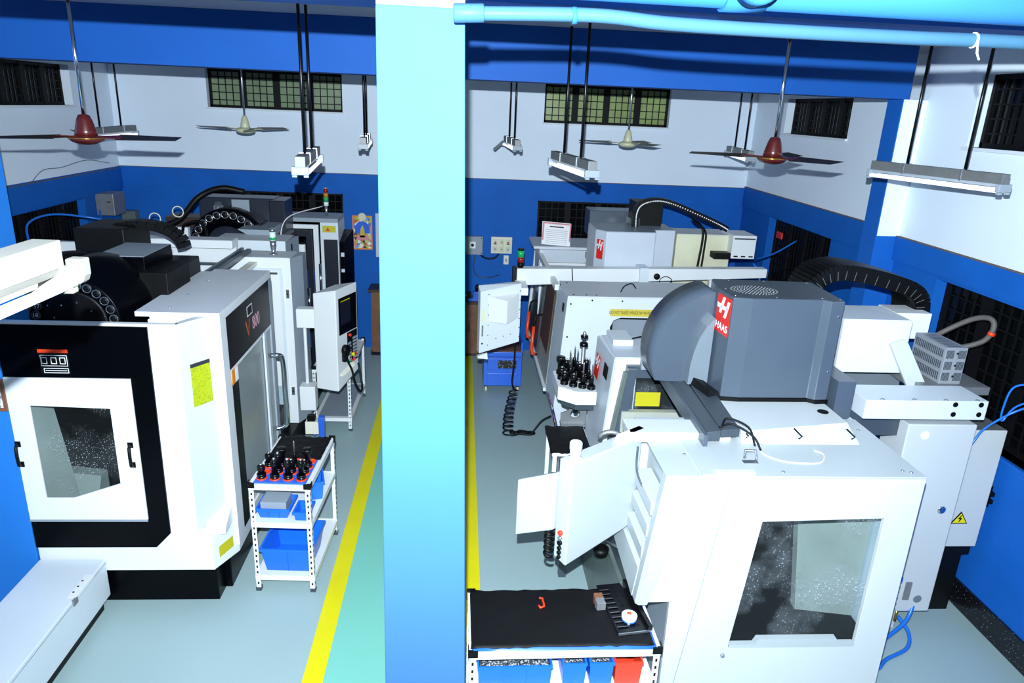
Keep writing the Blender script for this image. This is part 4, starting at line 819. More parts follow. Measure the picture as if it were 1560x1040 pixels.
    M().hexa([q(.40,-.06,1.755),q(.62,-.06,1.755),q(.62,.0,1.755),q(.40,.0,1.755)], [q(.42,-.05,1.80),q(.62,-.05,1.80),q(.62,-.01,1.80),q(.42,-.01,1.80)]).make('pendant_bracket', 'white', p)
    b = M().lathe([(.034,0),(.036,.008),(.028,.012),(.032,.05)], q(.07,-.05,1.755), 18).make('beacon', 'white_mid', p); M().lathe([(.030,.05),(.036,.056),(.036,.092),(.032,.098)], q(.07,-.05,1.755), 18).make('beacon_lens', 'white_mid', p)
    for z, r_, c_ in ((1.30,.016,'red_cup'),(1.265,.013,'steel'),(1.235,.016,'black'),(1.20,.013,'black'),(1.17,.013,'black'),(1.14,.012,'black')):
        M().cyl(q(0,-.05,z), q(-.014,-.05,z), r_, 12).make('side_button', c_, p)
    vz = M().hexa([q(.03,-.11,1.29),q(-.01,-.11,1.29),q(-.09,-.34,1.17),q(-.05,-.34,1.17)], [q(.03,-.11,1.66),q(-.01,-.11,1.66),q(-.09,-.34,1.54),q(-.05,-.34,1.54)]).make('side_shield', 'white_soft', p, .006)
    pts = []
    for i in range(80):
        a = i*.55; s = i/79; v = Vector(q(.02,-.16,1.34-.26*s)); pts.append(v+Vector((.025*math.cos(a), .025*math.sin(a), 0)))
    M().tube(pts, .009, 6).make('coil_cable', 'black', p)
    M().tube(spline([(1.06,3.72,1.74),(1.055,3.68,1.62),(1.08,3.64,1.54),(1.10,3.62,1.52)],6), .006, 6).make('pendant_cable', 'slate_dark', p)
    M().tube([(1.10+.08*math.cos(a*.35),4.55+.03*a*.1,1.38+.05*math.sin(a*.35)) for a in range(0,10)], .018, 8).make('air_hose_loop', 'steel_gray', t)
near_right_machine()
# ---------------------------------------------------------------- right row, far machine
def far_right_machine():
    t = thing('machining_center', 'white machining center with beige rear covers, far end of the right row', 'machine', (2.0, 8.0, 0), 'machining centers')
    Y = 6.7
    prof = [(1.056,1.852),(.983,.69),(1.17,.0),(2.5,.0),(2.5,1.86)]
    cut = [(1.50,1.20),(2.45,1.20),(2.45,1.66),(1.60,1.66),(1.53,1.63),(1.50,1.56)]
    s = M().plate(prof, [cut], 'y', Y, Y+.03).make('side_wall', 'white_cool', t, .003)
    M().box(1.49, 2.46, Y+.2, Y+.21, 1.2, 1.70).make('inner_panel', 'gray_mid', s); M().box(1.49,2.46,Y+.03,Y+.2,1.64,1.70).make('opening_lining', 'black', s); M().box(1.48,1.53,Y+.03,Y+.2,1.2,1.66).make('opening_lining', 'black', s); M().box(1.95,2.02,Y+.17,Y+.2,1.2,1.66).make('inner_stay', 'brown_board', s)
    l = M().box(1.49, 2.22, Y-.002, Y, 1.675, 1.748).make('warning_strip', 'label_gold', s); text('DO NOT RAISE WINDOW WHILE MACHINE IS OPERATING', (1.855,Y-.0026,1.712), (1,0,0), (0,0,1), .046, 'text_dark', s, sx=.62)
    m = M()
    for x, z in ((1.09,1.79),(1.075,1.45),(1.06,1.10),(1.30,1.83),(1.6,1.83),(2.0,1.83)): m.lathe([(.006,-.004),(.009,-.003),(.009,0)], (x,Y,z), 8, 'y')
    m.make('screws', 'black', s)
    r = M().hexa([(1.056,Y,1.85),(2.5,Y,1.86),(2.5,7.35,1.86),(1.056,7.35,1.85)], [(1.056,Y,1.868),(2.5,Y,1.878),(2.5,7.35,1.878),(1.056,7.35,1.868)]).make('roof_panel', 'gray_top', t, .003)
    M().tube(spline([(1.62,6.9,1.868),(1.66,6.92,1.93),(1.74,6.95,1.95),(1.80,7.0,1.89)],6), .006, 6).make('roof_cable', 'black', r)
    m = M()
    for x, y in ((1.12,6.76),(1.25,6.76),(1.35,6.76),(1.12,7.25),(2.3,6.76),(1.9,7.2)): m.lathe([(.009,0),(.009,.005)], (x,y,1.868), 8)
    m.make('screws', 'black', r)
    f = M().hexa([(1.056,Y+.031,1.85),(.983,Y+.031,.692),(.955,7.18,.692),(1.03,7.22,1.85)], [(1.09,Y+.031,1.85),(1.02,Y+.031,.692),(1.0,7.2,.692),(1.07,7.22,1.85)]).make('front_panel', 'gray_light', t)
    M().hexa([(.983,Y+.031,.69),(1.17,Y+.031,.0),(1.17,9.6,.0),(.95,9.6,.69)], [(1.02,Y+.031,.69),(1.2,Y+.031,.0),(1.2,9.6,.0),(1.0,9.6,.69)]).make('front_skirt', 'gray_mid', t)
    M().obox((1.035,6.83,1.72), (0,1,0), (.06,0,1), (1,0,-.06), .035, .04, .004).make('name_plate', 'black', f)
    k = M().obox((1.005,6.93,.56), (0,1,0), (-.25,0,.97), (-.97,0,-.25), .13, .16, .004).make('graphic_sticker', 'purple_print', t); M().obox((1.055,6.85,.34), (0,1,0), (-.25,0,.97), (-.97,0,-.25), .10, .13, .004).make('graphic_sticker', 'board_print', t)
    # sliding doors with red grips
    fr = M(); fr.box(.93, .99, 7.2, 9.5, .66, .70); fr.box(.99, 1.04, 7.2, 9.5, 1.80, 1.86); fr.hexa([(.93,9.42,.69),(.97,9.42,.69),(.97,9.5,.69),(.93,9.5,.69)], [(1.0,9.42,1.86),(1.04,9.42,1.86),(1.04,9.5,1.86),(1.0,9.5,1.86)]); fr.make('door_frame', 'white', t)
    d = M().hexa([(.96,7.25,.70),(.98,7.25,.70),(.98,8.2,.70),(.96,8.2,.70)], [(1.03,7.25,1.80),(1.05,7.25,1.80),(1.05,8.2,1.80),(1.03,8.2,1.80)]).make('front_door', 'interior_grey', t)
    M().hexa([(.955,7.30,1.05),(.965,7.30,1.05),(.965,8.0,1.05),(.955,8.0,1.05)], [(1.01,7.30,1.74),(1.02,7.30,1.74),(1.02,8.0,1.74),(1.01,8.0,1.74)]).make('door_board', 'brown_board', d)
    e = M().hexa([(.96,8.35,.70),(.98,8.35,.70),(.98,9.4,.70),(.96,9.4,.70)], [(1.03,8.35,1.80),(1.05,8.35,1.80),(1.05,9.4,1.80),(1.03,9.4,1.80)]).make('front_door', 'slate_dark', t)
    for y, par in ((8.10, d), (8.75, e)):
        h = M().tube(spline([(1.0,y+.05,1.26),(.93,y+.04,1.25),(.90,y+.02,1.18),(.875,y,.85),(.88,y,.78),(.95,y,.77)],5), .013, 8).make('door_handle', 'black', par); M().tube([(.893,y+.015,1.12),(.876,y,.86),(.884,y,.785),(.92,y,.775)], .020, 10).make('red_grip', 'red_cup', par)
    # far pillar with its small top window
    p = M().box(1.0, 1.86, 8.9, 9.6, .69, 1.90).make('far_pillar', 'gray_light', t, .004)
    M().prism([(.93,8.95),(1.80,8.95),(1.88,9.65),(.93,9.65)], 'z', 1.90, 1.93).make('pillar_top', 'gray_top', p)
    m = M(); m.plate([(.98,1.1),(1.62,1.1),(1.62,1.80),(.98,1.80)], [[(1.02,1.12),(1.56,1.12),(1.56,1.77),(1.02,1.77)]], 'y', 8.58, 8.62); m.make('opening_frame', 'white', t)
    M().box(1.04, 1.55, 8.66, 8.68, 1.1, 1.78).make('inner_panel', 'gray_mid', t); M().hexa([(1.56,8.2,1.82),(1.75,8.2,1.82),(1.78,9.3,1.82),(1.60,9.3,1.82)], [(1.56,8.2,1.87),(1.75,8.2,1.87),(1.78,9.3,1.90),(1.60,9.3,1.90)]).make('door_rail', 'gray_mid', t)
    n = M().obox((1.22,9.05,2.08), (1,0,-.06), (.02,.25,1), (0,-1,.25), .185, .145, .003).make('notice_sheet', 'paper', t)
    m = M()
    for k in range(9): m.obox((1.22,9.01-.0,2.13-k*.024), (1,0,-.06), (.02,.25,1), (0,-1,.25), .14, .002, .0005)
    m.make('print_lines', 'gray_mid', n)
    M().plate([(1.035,1.95),(1.40,1.93),(1.405,2.21),(1.04,2.235)], [[(1.055,1.965),(1.385,1.947),(1.388,2.195),(1.06,2.215)]], 'y', 9.025, 9.03).make('notice_border', 'pink', t)
    M().obox((1.22,9.035,2.17), (1,0,-.06), (.02,.25,1), (0,-1,.25), .09, .007, .004).make('print_heading', 'text_dark', n)
    # spindle hood, beige covers, chain
    h = M().prism([(1.52,7.95),(1.62,7.80),(2.18,7.82),(2.22,8.0),(2.46,8.02),(2.46,8.5),(1.52,8.45)], 'z', 1.70, 2.33).make('spindle_hood', 'gray_light', t, .01)
    M().prism([(1.53,7.955),(1.625,7.81),(2.175,7.83),(2.21,8.01),(2.45,8.03),(2.45,8.49),(1.53,8.44)], 'z', 2.33, 2.334).make('hood_top', 'gray_mid', h)
    haas_logo(h, (1.566,7.874,2.12), (.55,-.83,0), (0,0,1), .10, .22, 'emblem', False)
    M().hexa([(1.60,8.8,2.1),(2.5,8.8,2.1),(2.5,9.2,2.1),(1.60,9.2,2.1)], [(1.60,8.85,2.42),(2.42,8.85,2.42),(2.42,9.2,2.42),(1.60,9.2,2.42)]).make('rear_hood', 'slate', t, .006)
    c = M().box(2.52, 3.18, 8.15, 8.6, 1.2, 2.27).make('rear_cover', 'cream', t, .01); M().box(2.53, 3.17, 8.16, 8.59, 2.27, 2.275).make('cover_top', 'gray_top', c)
    m = M(); m.tube(spline([(2.72,8.3,2.45),(2.80,8.13,2.36),(2.82,8.12,2.2),(2.80,8.12,1.9),(2.79,8.12,1.5)],6), .014, 6); m.tube(spline([(2.74,8.3,2.42),(2.84,8.12,2.32),(2.85,8.11,2.1),(2.83,8.11,1.6)],6), .012, 6); m.make('cables', 'black', t)
    k = M().box(2.05, 2.36, 8.3, 8.7, 2.28, 2.60).make('chain_post', 'black', t); M().box(1.98, 2.10, 8.28, 8.5, 2.30, 2.42).make('post_motor', 'slate_dark', t, .006)
    P = spline([(2.02,8.2,2.34),(2.02,8.2,2.50),(2.08,8.2,2.60),(2.25,8.2,2.645),(2.45,8.2,2.61),(2.75,8.2,2.50),(3.0,8.2,2.40),(3.12,8.2,2.34)], 5); m = M()
    for i in range(len(P)-1):
        a, b = P[i], P[i+1]; d_ = b-a; m.obox((a+b)/2, d_, (0,1,0), d_.cross(Vector((0,1,0))), d_.length*.47, .05, .032)
    ch = m.make('cable_chain', 'black', t); m = M()
    for i in range(0, len(P)-1):
        for f_ in (.25, .75):
            v = P[i].lerp(P[i+1], f_); m.obox(v-Vector((0,.052,0)), (1,0,0), (0,1,0), (0,0,1), .006, .002, .006)
    m.make('chain_links', 'text_white', ch)
    b = M().box(3.14, 3.42, 8.0, 8.4, 2.03, 2.30).make('filter_box', 'white', t, .006); M().box(3.155, 3.405, 7.996, 8.0, 2.255, 2.27).make('vent_strip', 'slate_dark', b)
    for x in (3.17, 3.26, 3.35): M().box(x, x+.05, 7.996, 8.0, 2.05, 2.065).make('terminal', 'black', b)
    M().box(2.92, 3.12, 7.95, 8.1, 2.03, 2.10).make('valve_block', 'black', t, .006)
    # pendant arm reaching over the roof
    a = M().hexa([(.62,7.60,1.742),(3.45,7.66,1.885),(3.45,7.80,1.885),(.62,7.74,1.742)], [(.62,7.60,1.93),(3.45,7.66,1.985),(3.45,7.80,1.985),(.62,7.74,1.93)]).make('pendant_arm', 'white', t, .006)
    M().box(.575, .622, 7.61, 7.73, 1.76, 1.935).make('arm_end_cap', 'black', a); M().hexa([(1.98,7.59,1.76),(2.08,7.59,1.76),(2.08,7.82,1.76),(1.98,7.82,1.76)], [(1.98,7.59,1.975),(2.08,7.59,1.975),(2.08,7.82,1.975),(1.98,7.82,1.975)]).make('arm_clamp', 'white_cool', a)
    M().lathe([(.01,-.02),(.035,-.015),(.035,0)], (2.18,7.62,1.88), 14, 'y').make('arm_knob', 'black', a); M().tube([(2.28+.07*math.cos(2*math.pi*k/16),7.60,1.83+.055*math.sin(2*math.pi*k/16)) for k in range(17)], .005, 6).make('wire_loop', 'black', a)
    M().tube(spline([(1.22,7.58,1.95),(1.235,7.585,1.8),(1.22,7.59,1.70),(1.20,7.6,1.66)],5), .006, 6).make('arm_cable', 'black', a)
    m = M(); m.box(2.92, 3.06, 7.72, 7.85, .9, 1.80); m.box(3.10, 3.22, 7.75, 7.9, .9, 1.8); m.make('arm_post', 'white', t, .004)
    s = M().box(2.79, 3.03, 7.63, 7.70, 1.60, 1.85).make('caution_board', 'white', t, .004); text('CAUTION', (2.91,7.628,1.80), (1,0,0), (0,0,1), .042, 'text_dark', s); M().box(2.83, 2.99, 7.626, 7.63, 1.63, 1.76).make('caution_text', 'print_fine', s)
    lt = M().cyl((.66,7.67,1.93),(.66,7.67,1.99), .034, 14).make('light_tower', 'black', t)
    for z, c_, h_ in ((1.99,'red_lamp',.055),(2.045,'green_lamp',.075),(2.12,'black',.02)): M().cyl((.66,7.67,z),(.66,7.67,z+h_), .036, 16).make('lamp', c_, lt)
    # pendant
    A = Vector((.215,7.12,0)); u = Vector((.44,.10,0)).normalized(); w = Vector((u.y,-u.x,0))
    def q(a_, b_, z): v = A+u*a_+w*b_; return (v.x, v.y, z)
    M().box(.60, .72, 7.25, 7.62, 1.72, 1.80).make('pendant_neck', 'white', t, .006)
    p = M().hexa([q(0,-.10,1.11),q(.44,-.10,1.20),q(.44,0,1.22),q(0,0,1.11)], [q(0,-.10,1.83),q(.44,-.10,1.86),q(.44,0,1.86),q(0,0,1.78)]).make('control_pendant', 'white_cool', t, .006)
    M().hexa([q(.10,0,1.46),q(.26,.0,1.44),q(.42,0,1.49),q(.26,.10,1.45)], [q(.08,0,1.73),q(.26,.0,1.75),q(.42,0,1.76),q(.26,.11,1.70)]).make('tube_bulge', 'white', p, .004)
    m = M()
    for k_ in range(6): m.cyl(q(.09,0,1.20+k_*.11), q(.09,.003,1.20+k_*.11), .006, 8); m.cyl(q(.43,0,1.28+k_*.10), q(.43,.003,1.28+k_*.10), .006, 8)
    for k_ in range(3): m.cyl(q(.18+k_*.08,0,1.27+k_*.02), q(.18+k_*.08,.003,1.27+k_*.02), .006, 8)
    m.make('screws', 'slate_dark', p)
    M().obox(q(.035,.002,1.52), u, (0,0,1), w, .018, .065, .003).make('instruction_label', 'cream', p); M().obox(q(.03,.002,1.36), u, (0,0,1), w, .008, .06, .003).make('slot', 'steel_gray', p); M().cyl(q(.03,0,1.22), q(.03,.006,1.22), .010, 10).make('key_port', 'black', p)
    M().hexa([q(-.02,-.02,1.07),q(.09,-.02,1.05),q(.09,.03,1.05),q(-.02,.03,1.07)], [q(-.02,-.02,1.09),q(.09,-.02,1.11),q(.09,.0,1.11),q(-.02,.03,1.09)]).make('shelf_tip', 'white', p)
    return t
far_right_machine()
# ---------------------------------------------------------------- carts
def post(m, x, y, z0, z1, sx, sy, th=.003, w=.036):
    """slotted angle post with its corner at x, y, opening toward sx, sy"""
    m.mi = 0
    m.box(*sorted((x, x+sx*w)), *sorted((y, y+sy*th)), z0, z1); m.box(*sorted((x, x+sx*th)), *sorted((y, y+sy*w)), z0, z1)
    m.mi = 1; n = int((z1-z0)/.048)
    for k in range(n):
        z = z0+.03+k*.048
        c = x+sx*w*.5; m.box(c-.006, c+.006, *sorted((y-sy*.0012, y+sy*.001)), z, z+.020)
        c = y+sy*w*.5; m.box(*sorted((x-sx*.0012, x+sx*.001)), c-.006, c+.006, z, z+.020)
def make_cart(label, w, l, h, shelves, top, cat='cart'):
    t = thing('tool_cart', label, cat, (0,0,0), 'slotted angle carts')
    for sx in (1, -1):
        for sy in (1, -1):
            m = M(); post(m, -sx*w/2, -sy*l/2, .03, h-.012, sx, sy); p = m.make('post', ['white', 'black'], t)
            M().box(-sx*w/2-.004 if sx > 0 else w/2-.036, -sx*w/2+.036 if sx > 0 else w/2+.004, -sy*l/2-.004 if sy > 0 else l/2-.036, -sy*l/2+.036 if sy > 0 else l/2+.004, 0, .03).make('foot', 'slate_dark', p)
            if top:
                cx, cy = -sx*w/2, -sy*l/2; m = M()
                m.box(*sorted((cx-sx*.008, cx+sx*.045)), *sorted((cy-sy*.008, cy-sy*.0025)), h-.034, h+.010); m.box(*sorted((cx-sx*.008, cx-sx*.0025)), *sorted((cy-sy*.0025, cy+sy*.045)), h-.034, h+.010); m.box(*sorted((cx-sx*.0025, cx+sx*.02)), *sorted((cy-sy*.0025, cy+sy*.004)), h-.006, h+.010)
                m.make('corner_cap', 'black', p)
    for i, z in enumerate(shelves):
        s = M().box(-w/2+.004, w/2-.004, -l/2+.004, l/2-.004, z-.008, z).make('shelf', 'white' if i else 'white', t)
        m = M(); m.box(-w/2, w/2, -l/2-.002, -l/2+.012, z-.04, z+.003); m.box(-w/2, w/2, l/2-.012, l/2+.002, z-.04, z+.003); m.box(-w/2-.002, -w/2+.012, -l/2, l/2, z-.04, z+.003); m.box(w/2-.012, w/2+.002, -l/2, l/2, z-.04, z+.003); m.make('shelf_beam', 'white', s)
    return t
def place(t, loc, rz):
    t.location = loc; t.rotation_euler = (0, 0, rz); bpy.context.view_layer.update()
    return lambda x, y, z: tuple(t.matrix_world @ Vector((x, y, z)))
def rough_sheet(name, x0, x1, y0, y1, z, m_, parent, nx=14, ny=14, amp=.006, th=.003, edge=.008):
    m = M(); rnd = random.Random(3)
    g = [[m.bm.verts.new((x0+(x1-x0)*i/nx+(rnd.uniform(-edge,edge) if j in (0,ny) else 0), y0+(y1-y0)*j/ny+(rnd.uniform(-edge,edge) if i in (0,nx) or j in (0,ny) else 0), z+th+amp*abs(math.sin(i*1.3+j*.7))*rnd.random())) for j in range(ny+1)] for i in range(nx+1)]
    fs = [m.bm.faces.new([g[i][j], g[i+1][j], g[i+1][j+1], g[i][j+1]]) for i in range(nx) for j in range(ny)]
    m._new(fs, True); o = m.make(name, m_, parent); s = o.modifiers.new('solid', 'SOLIDIFY'); s.thickness = th; s.offset = -1; return o
def bin_box(name, label, cat, loc, rz, w, l, h, m_, wall=.004, lip=.01, contents=None, group=None, ribs=3, taper=.02):
    t = thing(name, label, cat, (0,0,0), group)
    def ring(z, g): return [(-w/2+g,-l/2+g,z),(w/2-g,-l/2+g,z),(w/2-g,l/2-g,z),(-w/2+g,l/2-g,z)]
    m = M(); a = ring(0,taper); b = ring(h,0); c = ring(h,wall+.002); d = ring(.006,taper+wall)
    V = [[m.bm.verts.new(p) for p in r] for r in (a,b,c,d)]; fs = [m.bm.faces.new(V[0][::-1]), m.bm.faces.new(V[3])]
    for A, B in ((V[0],V[1]),(V[1],V[2]),(V[2],V[3])): fs += [m.bm.faces.new([A[i],A[(i+1)%4],B[(i+1)%4],B[i]]) for i in range(4)]
    m._new(fs); m.make('shell', m_, t)
    m = M(); m.box(-w/2-lip, w/2+lip, -l/2-lip, -l/2, h-.018, h); m.box(-w/2-lip, w/2+lip, l/2, l/2+lip, h-.018, h); m.box(-w/2-lip, -w/2, -l/2, l/2, h-.018, h); m.box(w/2, w/2+lip, -l/2, l/2, h-.018, h); m.make('rim', m_, t)
    if ribs:
        m = M()
        for k in range(1, ribs):
            x = -w/2+w*k/ribs; m.hexa([(x-.003,-l/2+taper-.004,0),(x+.003,-l/2+taper-.004,0),(x+.003,-l/2+taper+.004,0),(x-.003,-l/2+taper+.004,0)], [(x-.003,-l/2-.004,h-.01),(x+.003,-l/2-.004,h-.01),(x+.003,-l/2+.004,h-.01),(x-.003,-l/2+.004,h-.01)])
        m.make('rib', m_, t)
    if contents:
        M().box(-w/2+taper+.005, w/2-taper-.005, -l/2+taper+.005, l/2-taper-.005, .008, h*contents[1]).make('contents', contents[0], t)
    t.location = loc; t.rotation_euler = (0, 0, rz); return t
def tool_holder(kind, cone=True):
    """machining tool holder standing on its flange; returns list of (part, material, mesh)"""
    t = thing('tool_holder', 'x', 'tool holder', (0,0,0))
    M().lathe([(.030,0),(.032,.004),(.032,.010),(.027,.012),(.027,.018),(.032,.020),(.032,.028),(.026,.031)], (0,0,0), 18).make('flange', 'black_metal', t)
    if kind == 0:
        M().lathe([(.024,.03),(.022,.055),(.027,.058),(.027,.085),(.022,.090),(.012,.092)], (0,0,0), 16).make('collet_nut', 'black_metal', t); M().lathe([(.009,.09),(.009,.10),(.004,.104)], (0,0,0), 10).make('cutter', 'steel', t)
    elif kind == 1:
        M().lathe([(.020,.03),(.018,.09),(.024,.094),(.024,.13),(.018,.135)], (0,0,0), 16).make('collet_nut', 'black_metal', t); M().lathe([(.010,.13),(.010,.15),(.006,.152)], (0,0,0), 10).make('cutter', 'steel', t)
    elif kind == 2:
        M().lathe([(.018,.03),(.014,.10),(.010,.105)], (0,0,0), 14).make('shank', 'black_metal', t); M().lathe([(.006,.10),(.005,.19),(.001,.20)], (0,0,0), 10).make('drill', 'steel', t)
    elif kind == 3:
        M().lathe([(.022,.03),(.022,.10),(.034,.104),(.036,.135),(.034,.14),(.010,.14)], (0,0,0), 18).make('face_mill', 'black_metal', t); M().lathe([(.0345,.128),(.0365,.132),(.0345,.136)], (0,0,0), 12).make('inserts', 'steel', t)
    elif kind == 4:
        M().lathe([(.022,.03),(.020,.06),(.016,.065),(.016,.20),(.012,.21)], (0,0,0), 14).make('bar', 'steel_gray', t); M().lathe([(.030,.20),(.033,.205),(.033,.225),(.020,.235)], (0,0,0), 16).make('boring_head', 'black_metal', t); M().lathe([(.014,.235),(.014,.31),(.008,.32)], (0,0,0), 12).make('cutter', 'steel', t); M().lathe([(.028,.27),(.030,.275),(.030,.285),(.026,.29)], (0,0,0), 14).make('disc_cutter', 'black_metal', t)
    return t
KIND = ['short black tool holder with a squat collet nut', 'tall black tool holder with a long collet nut', 'black tool holder with a thin steel drill', 'black tool holder with a wide milling head', 'very tall tool holder with a boring bar']
PROTO = [tool_holder(k) for k in range(5)]; USED = [False]*5
def put_holder(k, loc, label, group, s=1.0, rz=0.0):
    o = PROTO[k] if not USED[k] else copy_tree(PROTO[k]); USED[k] = True
    o.location = loc; o.rotation_euler = (0,0,rz); o.scale = (s,s,s); o['label'] = label; o['group'] = group; return o
# left cart ------------------------------------------------------
cart = make_cart('white slotted cart with blue tool tray and black mat beside the left machine', .445, .80, .925, (.14,.60,.915), True)
CL = place(cart, (-1.265, 5.09, 0), math.radians(-3.0)); RZ = math.radians(-3.0)
tr = thing('tool_tray', 'blue tray with red cups holding tools on the left cart', 'tray', CL(0,0,.918)); tr.rotation_euler = (0,0,RZ); BASE[tr] = Vector((0,0,0))
b = M().box(-.19, .19, -.385, -.02, .0, .012).make('tray_plate', 'tool_blue', tr, .003)
cups = []
for r_ in range(4):
    for c_ in range(4):
        x, y = -.145+c_*.097, -.33+r_*.092
        M().lathe([(.038,.012),(.040,.016),(.038,.021),(.030,.023),(.029,.014)], (x,y,0), 14).make('cup', 'red_cup', tr); cups.append((x,y))
mt = rough_sheet('rubber_mat', -.205, .205, -.005, .39, .0, 'rubber', None, 16, 16, .010); tag(mt, 'crumpled black rubber mat on the far half of the left cart', 'mat'); mt.location = CL(0,0,.918); mt.rotation_euler = (0,0,RZ)
ordr = [('first',0),('second',1),('third',2),('fourth',3)]; rows = ['front row','second row','third row','back row']
kinds = {(0,0):0,(1,0):1,(2,0):1,(3,0):1,(1,1):1,(2,1):0,(3,1):0,(0,2):0,(1,2):3,(2,2):2,(3,2):3}
pos = ['at the left end','second from left','third from left','at the right end']
for (c_, r_), k in kinds.items():
    x, y = cups[r_*4+c_]
    put_holder(k, CL(x,y,.918+.024), '%s %s, %s of blue tray' % (['Squat black collet holder','Tall black collet holder','Thin drill holder','Wide black milling head holder'][k], pos[c_], rows[r_]), 'tool holders in the blue tray', 1.06)
bin_box('parts_bin', 'large blue crate on the bottom shelf of the left cart', 'crate', CL(.01,-.17,.144), RZ, .385, .40, .21, 'bin_blue', group='blue bins on the left cart', ribs=2, taper=.03)
bin_box('parts_bin', 'blue divided bin holding grey parts on the middle shelf of the left cart', 'bin', CL(-.075,-.25,.604), RZ, .24, .21, .085, 'bin_blue', contents=('gray_mid',1.5), group='blue bins on the left cart')
bin_box('parts_bin', 'small empty blue bin at the front right of the middle shelf', 'bin', CL(.14,-.29,.604), RZ, .11, .16, .075, 'bin_blue', group='blue bins on the left cart', ribs=0, taper=.008)
bin_box('parts_bin', 'blue bin tipped behind the small bin, sticking out of the left cart', 'bin', CL(.13,.03,.604), math.radians(14), .15, .22, .16, 'bin_blue', group='blue bins on the left cart', ribs=0, taper=.012)
# shelf rack beside the far left machine --------------------------
rack = make_cart('low white slotted rack with grey sheet shelf behind the pendant', .42, 1.06, .78, (.16,.75), True)
place(rack, (-1.40, 8.06, 0), math.radians(-1.0))
g = M().box(-.17,.17,-.49,.49,.0005,.004).make('grey_sheet', 'gray_mid', None); tag(g, 'grey rubber sheet on the lower shelf of the rack behind the pendant', 'mat'); g.location = (-1.40,8.06,.163); g.rotation_euler = (0,0,math.radians(-1))
# right cart -------------------------------------------------------
cart = make_cart('white slotted cart with black mat top in the lower centre', 1.03, .50, .87, (.14,.60,.86), True)
CR = place(cart, (.600, 3.305, 0), math.radians(.6))
m = rough_sheet('blue_sheet', -.50, .50, -.245, .24, .0, 'tool_blue', None, 6, 6, 0, .002, .001); tag(m, 'blue plastic sheet under the black mat of the right cart', 'mat'); m.location = CR(0,0,.863)
mt = rough_sheet('rubber_mat', -.505, .485, -.225, .25, .0, 'rubber', None, 24, 14, .004, .004, .006); tag(mt, 'scratched flat black rubber mat on top of the right cart', 'mat'); mt.location = CR(0,0,.8655); mt.rotation_euler = (0,0,math.radians(.6))
rd = M(); rd.tube([(-.02,.045,.004),(.0,.04,.004),(.0,-.03,.004),(-.022,-.04,.004),(-.03,-.02,.004)], .007, 6); rd = rd.make('red_hook', 'red_cup', None); tag(rd, 'small red hook lying on the black mat', 'hook'); rd.location = CR(-.08,.12,.874)
pl = thing('fixture_plate', 'black perforated fixture plate with slots at the right of the mat', 'fixture plate', (0,0,0))
hl = []
for k in range(9):
    y = -.17+k*.040; hl.append([(-.088,y),(-.03,y),(-.03,y+.018),(-.088,y+.018)])
M().plate([(-.10,-.20),(.10,-.20),(.06,.22),(-.09,.22)], hl, 'z', 0, .010).make('plate', 'black_metal', pl, .001)
m = M()
for k in range(8):
    for j in range(2): m.lathe([(.010,0),(.010,.0015)], (.0+j*.035, -.15+k*.042, .010), 10)
m.make('holes', 'black', pl); M().box(.075, .10, -.20, .22, .010, .035).make('edge_bar', 'black_metal', pl, .002); M().box(-.10,.10,-.206,-.20,0,.012).make('front_edge', 'steel', pl)
m = M()
for k in range(9): m.box(-.088, -.03, -.17+k*.040+.018, -.17+k*.040+.021, .0095, .0115)
m.make('slot_edges', 'steel', pl)
pl.location = CR(.375,.06,.8745); pl.rotation_euler = (0,0,math.radians(8))
tm = thing('tape_measure', 'white round tape measure lying on the fixture plate', 'tape measure', (0,0,0))
M().lathe([(.040,0),(.042,.006),(.042,.012)], (0,0,0), 20).make('base_band', 'tool_blue', tm); M().lathe([(.042,.012),(.044,.016),(.044,.034),(.036,.040),(.01,.041)], (0,0,0), 20).make('case', 'white', tm, .001); M().box(-.014,.012,-.008,.014,.041,.0425).make('badge', 'text_orange', tm); M().box(-.020,-.008,-.055,-.035,.0,.012).make('tape_hook', 'steel', tm)
tm.location = CR(.385,-.045,.888)
bk = thing('curved_block', 'brown and grey curved steel block on the mat beside the plate', 'block', (0,0,0))
M().prism([(-.026,-.05),(.026,-.05),(.022,-.02),(.026,.0),(-.026,.0),(-.030,-.02)], 'z', 0, .05).make('steel_half', 'steel_gray', bk, .003); M().prism([(-.026,0),(.026,0),(.022,.022),(.026,.045),(-.026,.045),(-.03,.022)], 'z', 0, .05).make('rusty_half', 'wood', bk, .003)
bk.location = CR(.245,.105,.872); bk.rotation_euler = (0,0,math.radians(4))
for k, (x, w_, c_, lab) in enumerate(((-.265,.40,'bin_blue','long blue bin of scrap at the left of the right cart shelf'),(.06,.13,'bin_blue','blue bin of small screws in the middle of the right cart shelf'),(.21,.13,'bin_blue','blue bin of long pins next to the red bin'),(.36,.15,'bin_red','red bin holding a hex key at the right end of the cart shelf'))):
    bin_box('parts_bin', lab, 'bin', CR(x,-.09,.602), math.radians(.6), w_, .26, .15 if k else .14, c_, contents=('scrap_print',.8) if k < 3 else ('bin_red',.3), group='bins on the right cart', ribs=3 if k == 0 else 0, taper=.006, lip=.004)
hk = M(); hk.tube([(0,.05,.0),(0,-.06,.05),(0,-.075,.05),(.03,-.075,.05)], .006, 6); hk = hk.make('hex_key', 'black_metal', None); tag(hk, 'black hex key standing in the red bin', 'hex key'); hk.location = CR(.36,-.10,.70)
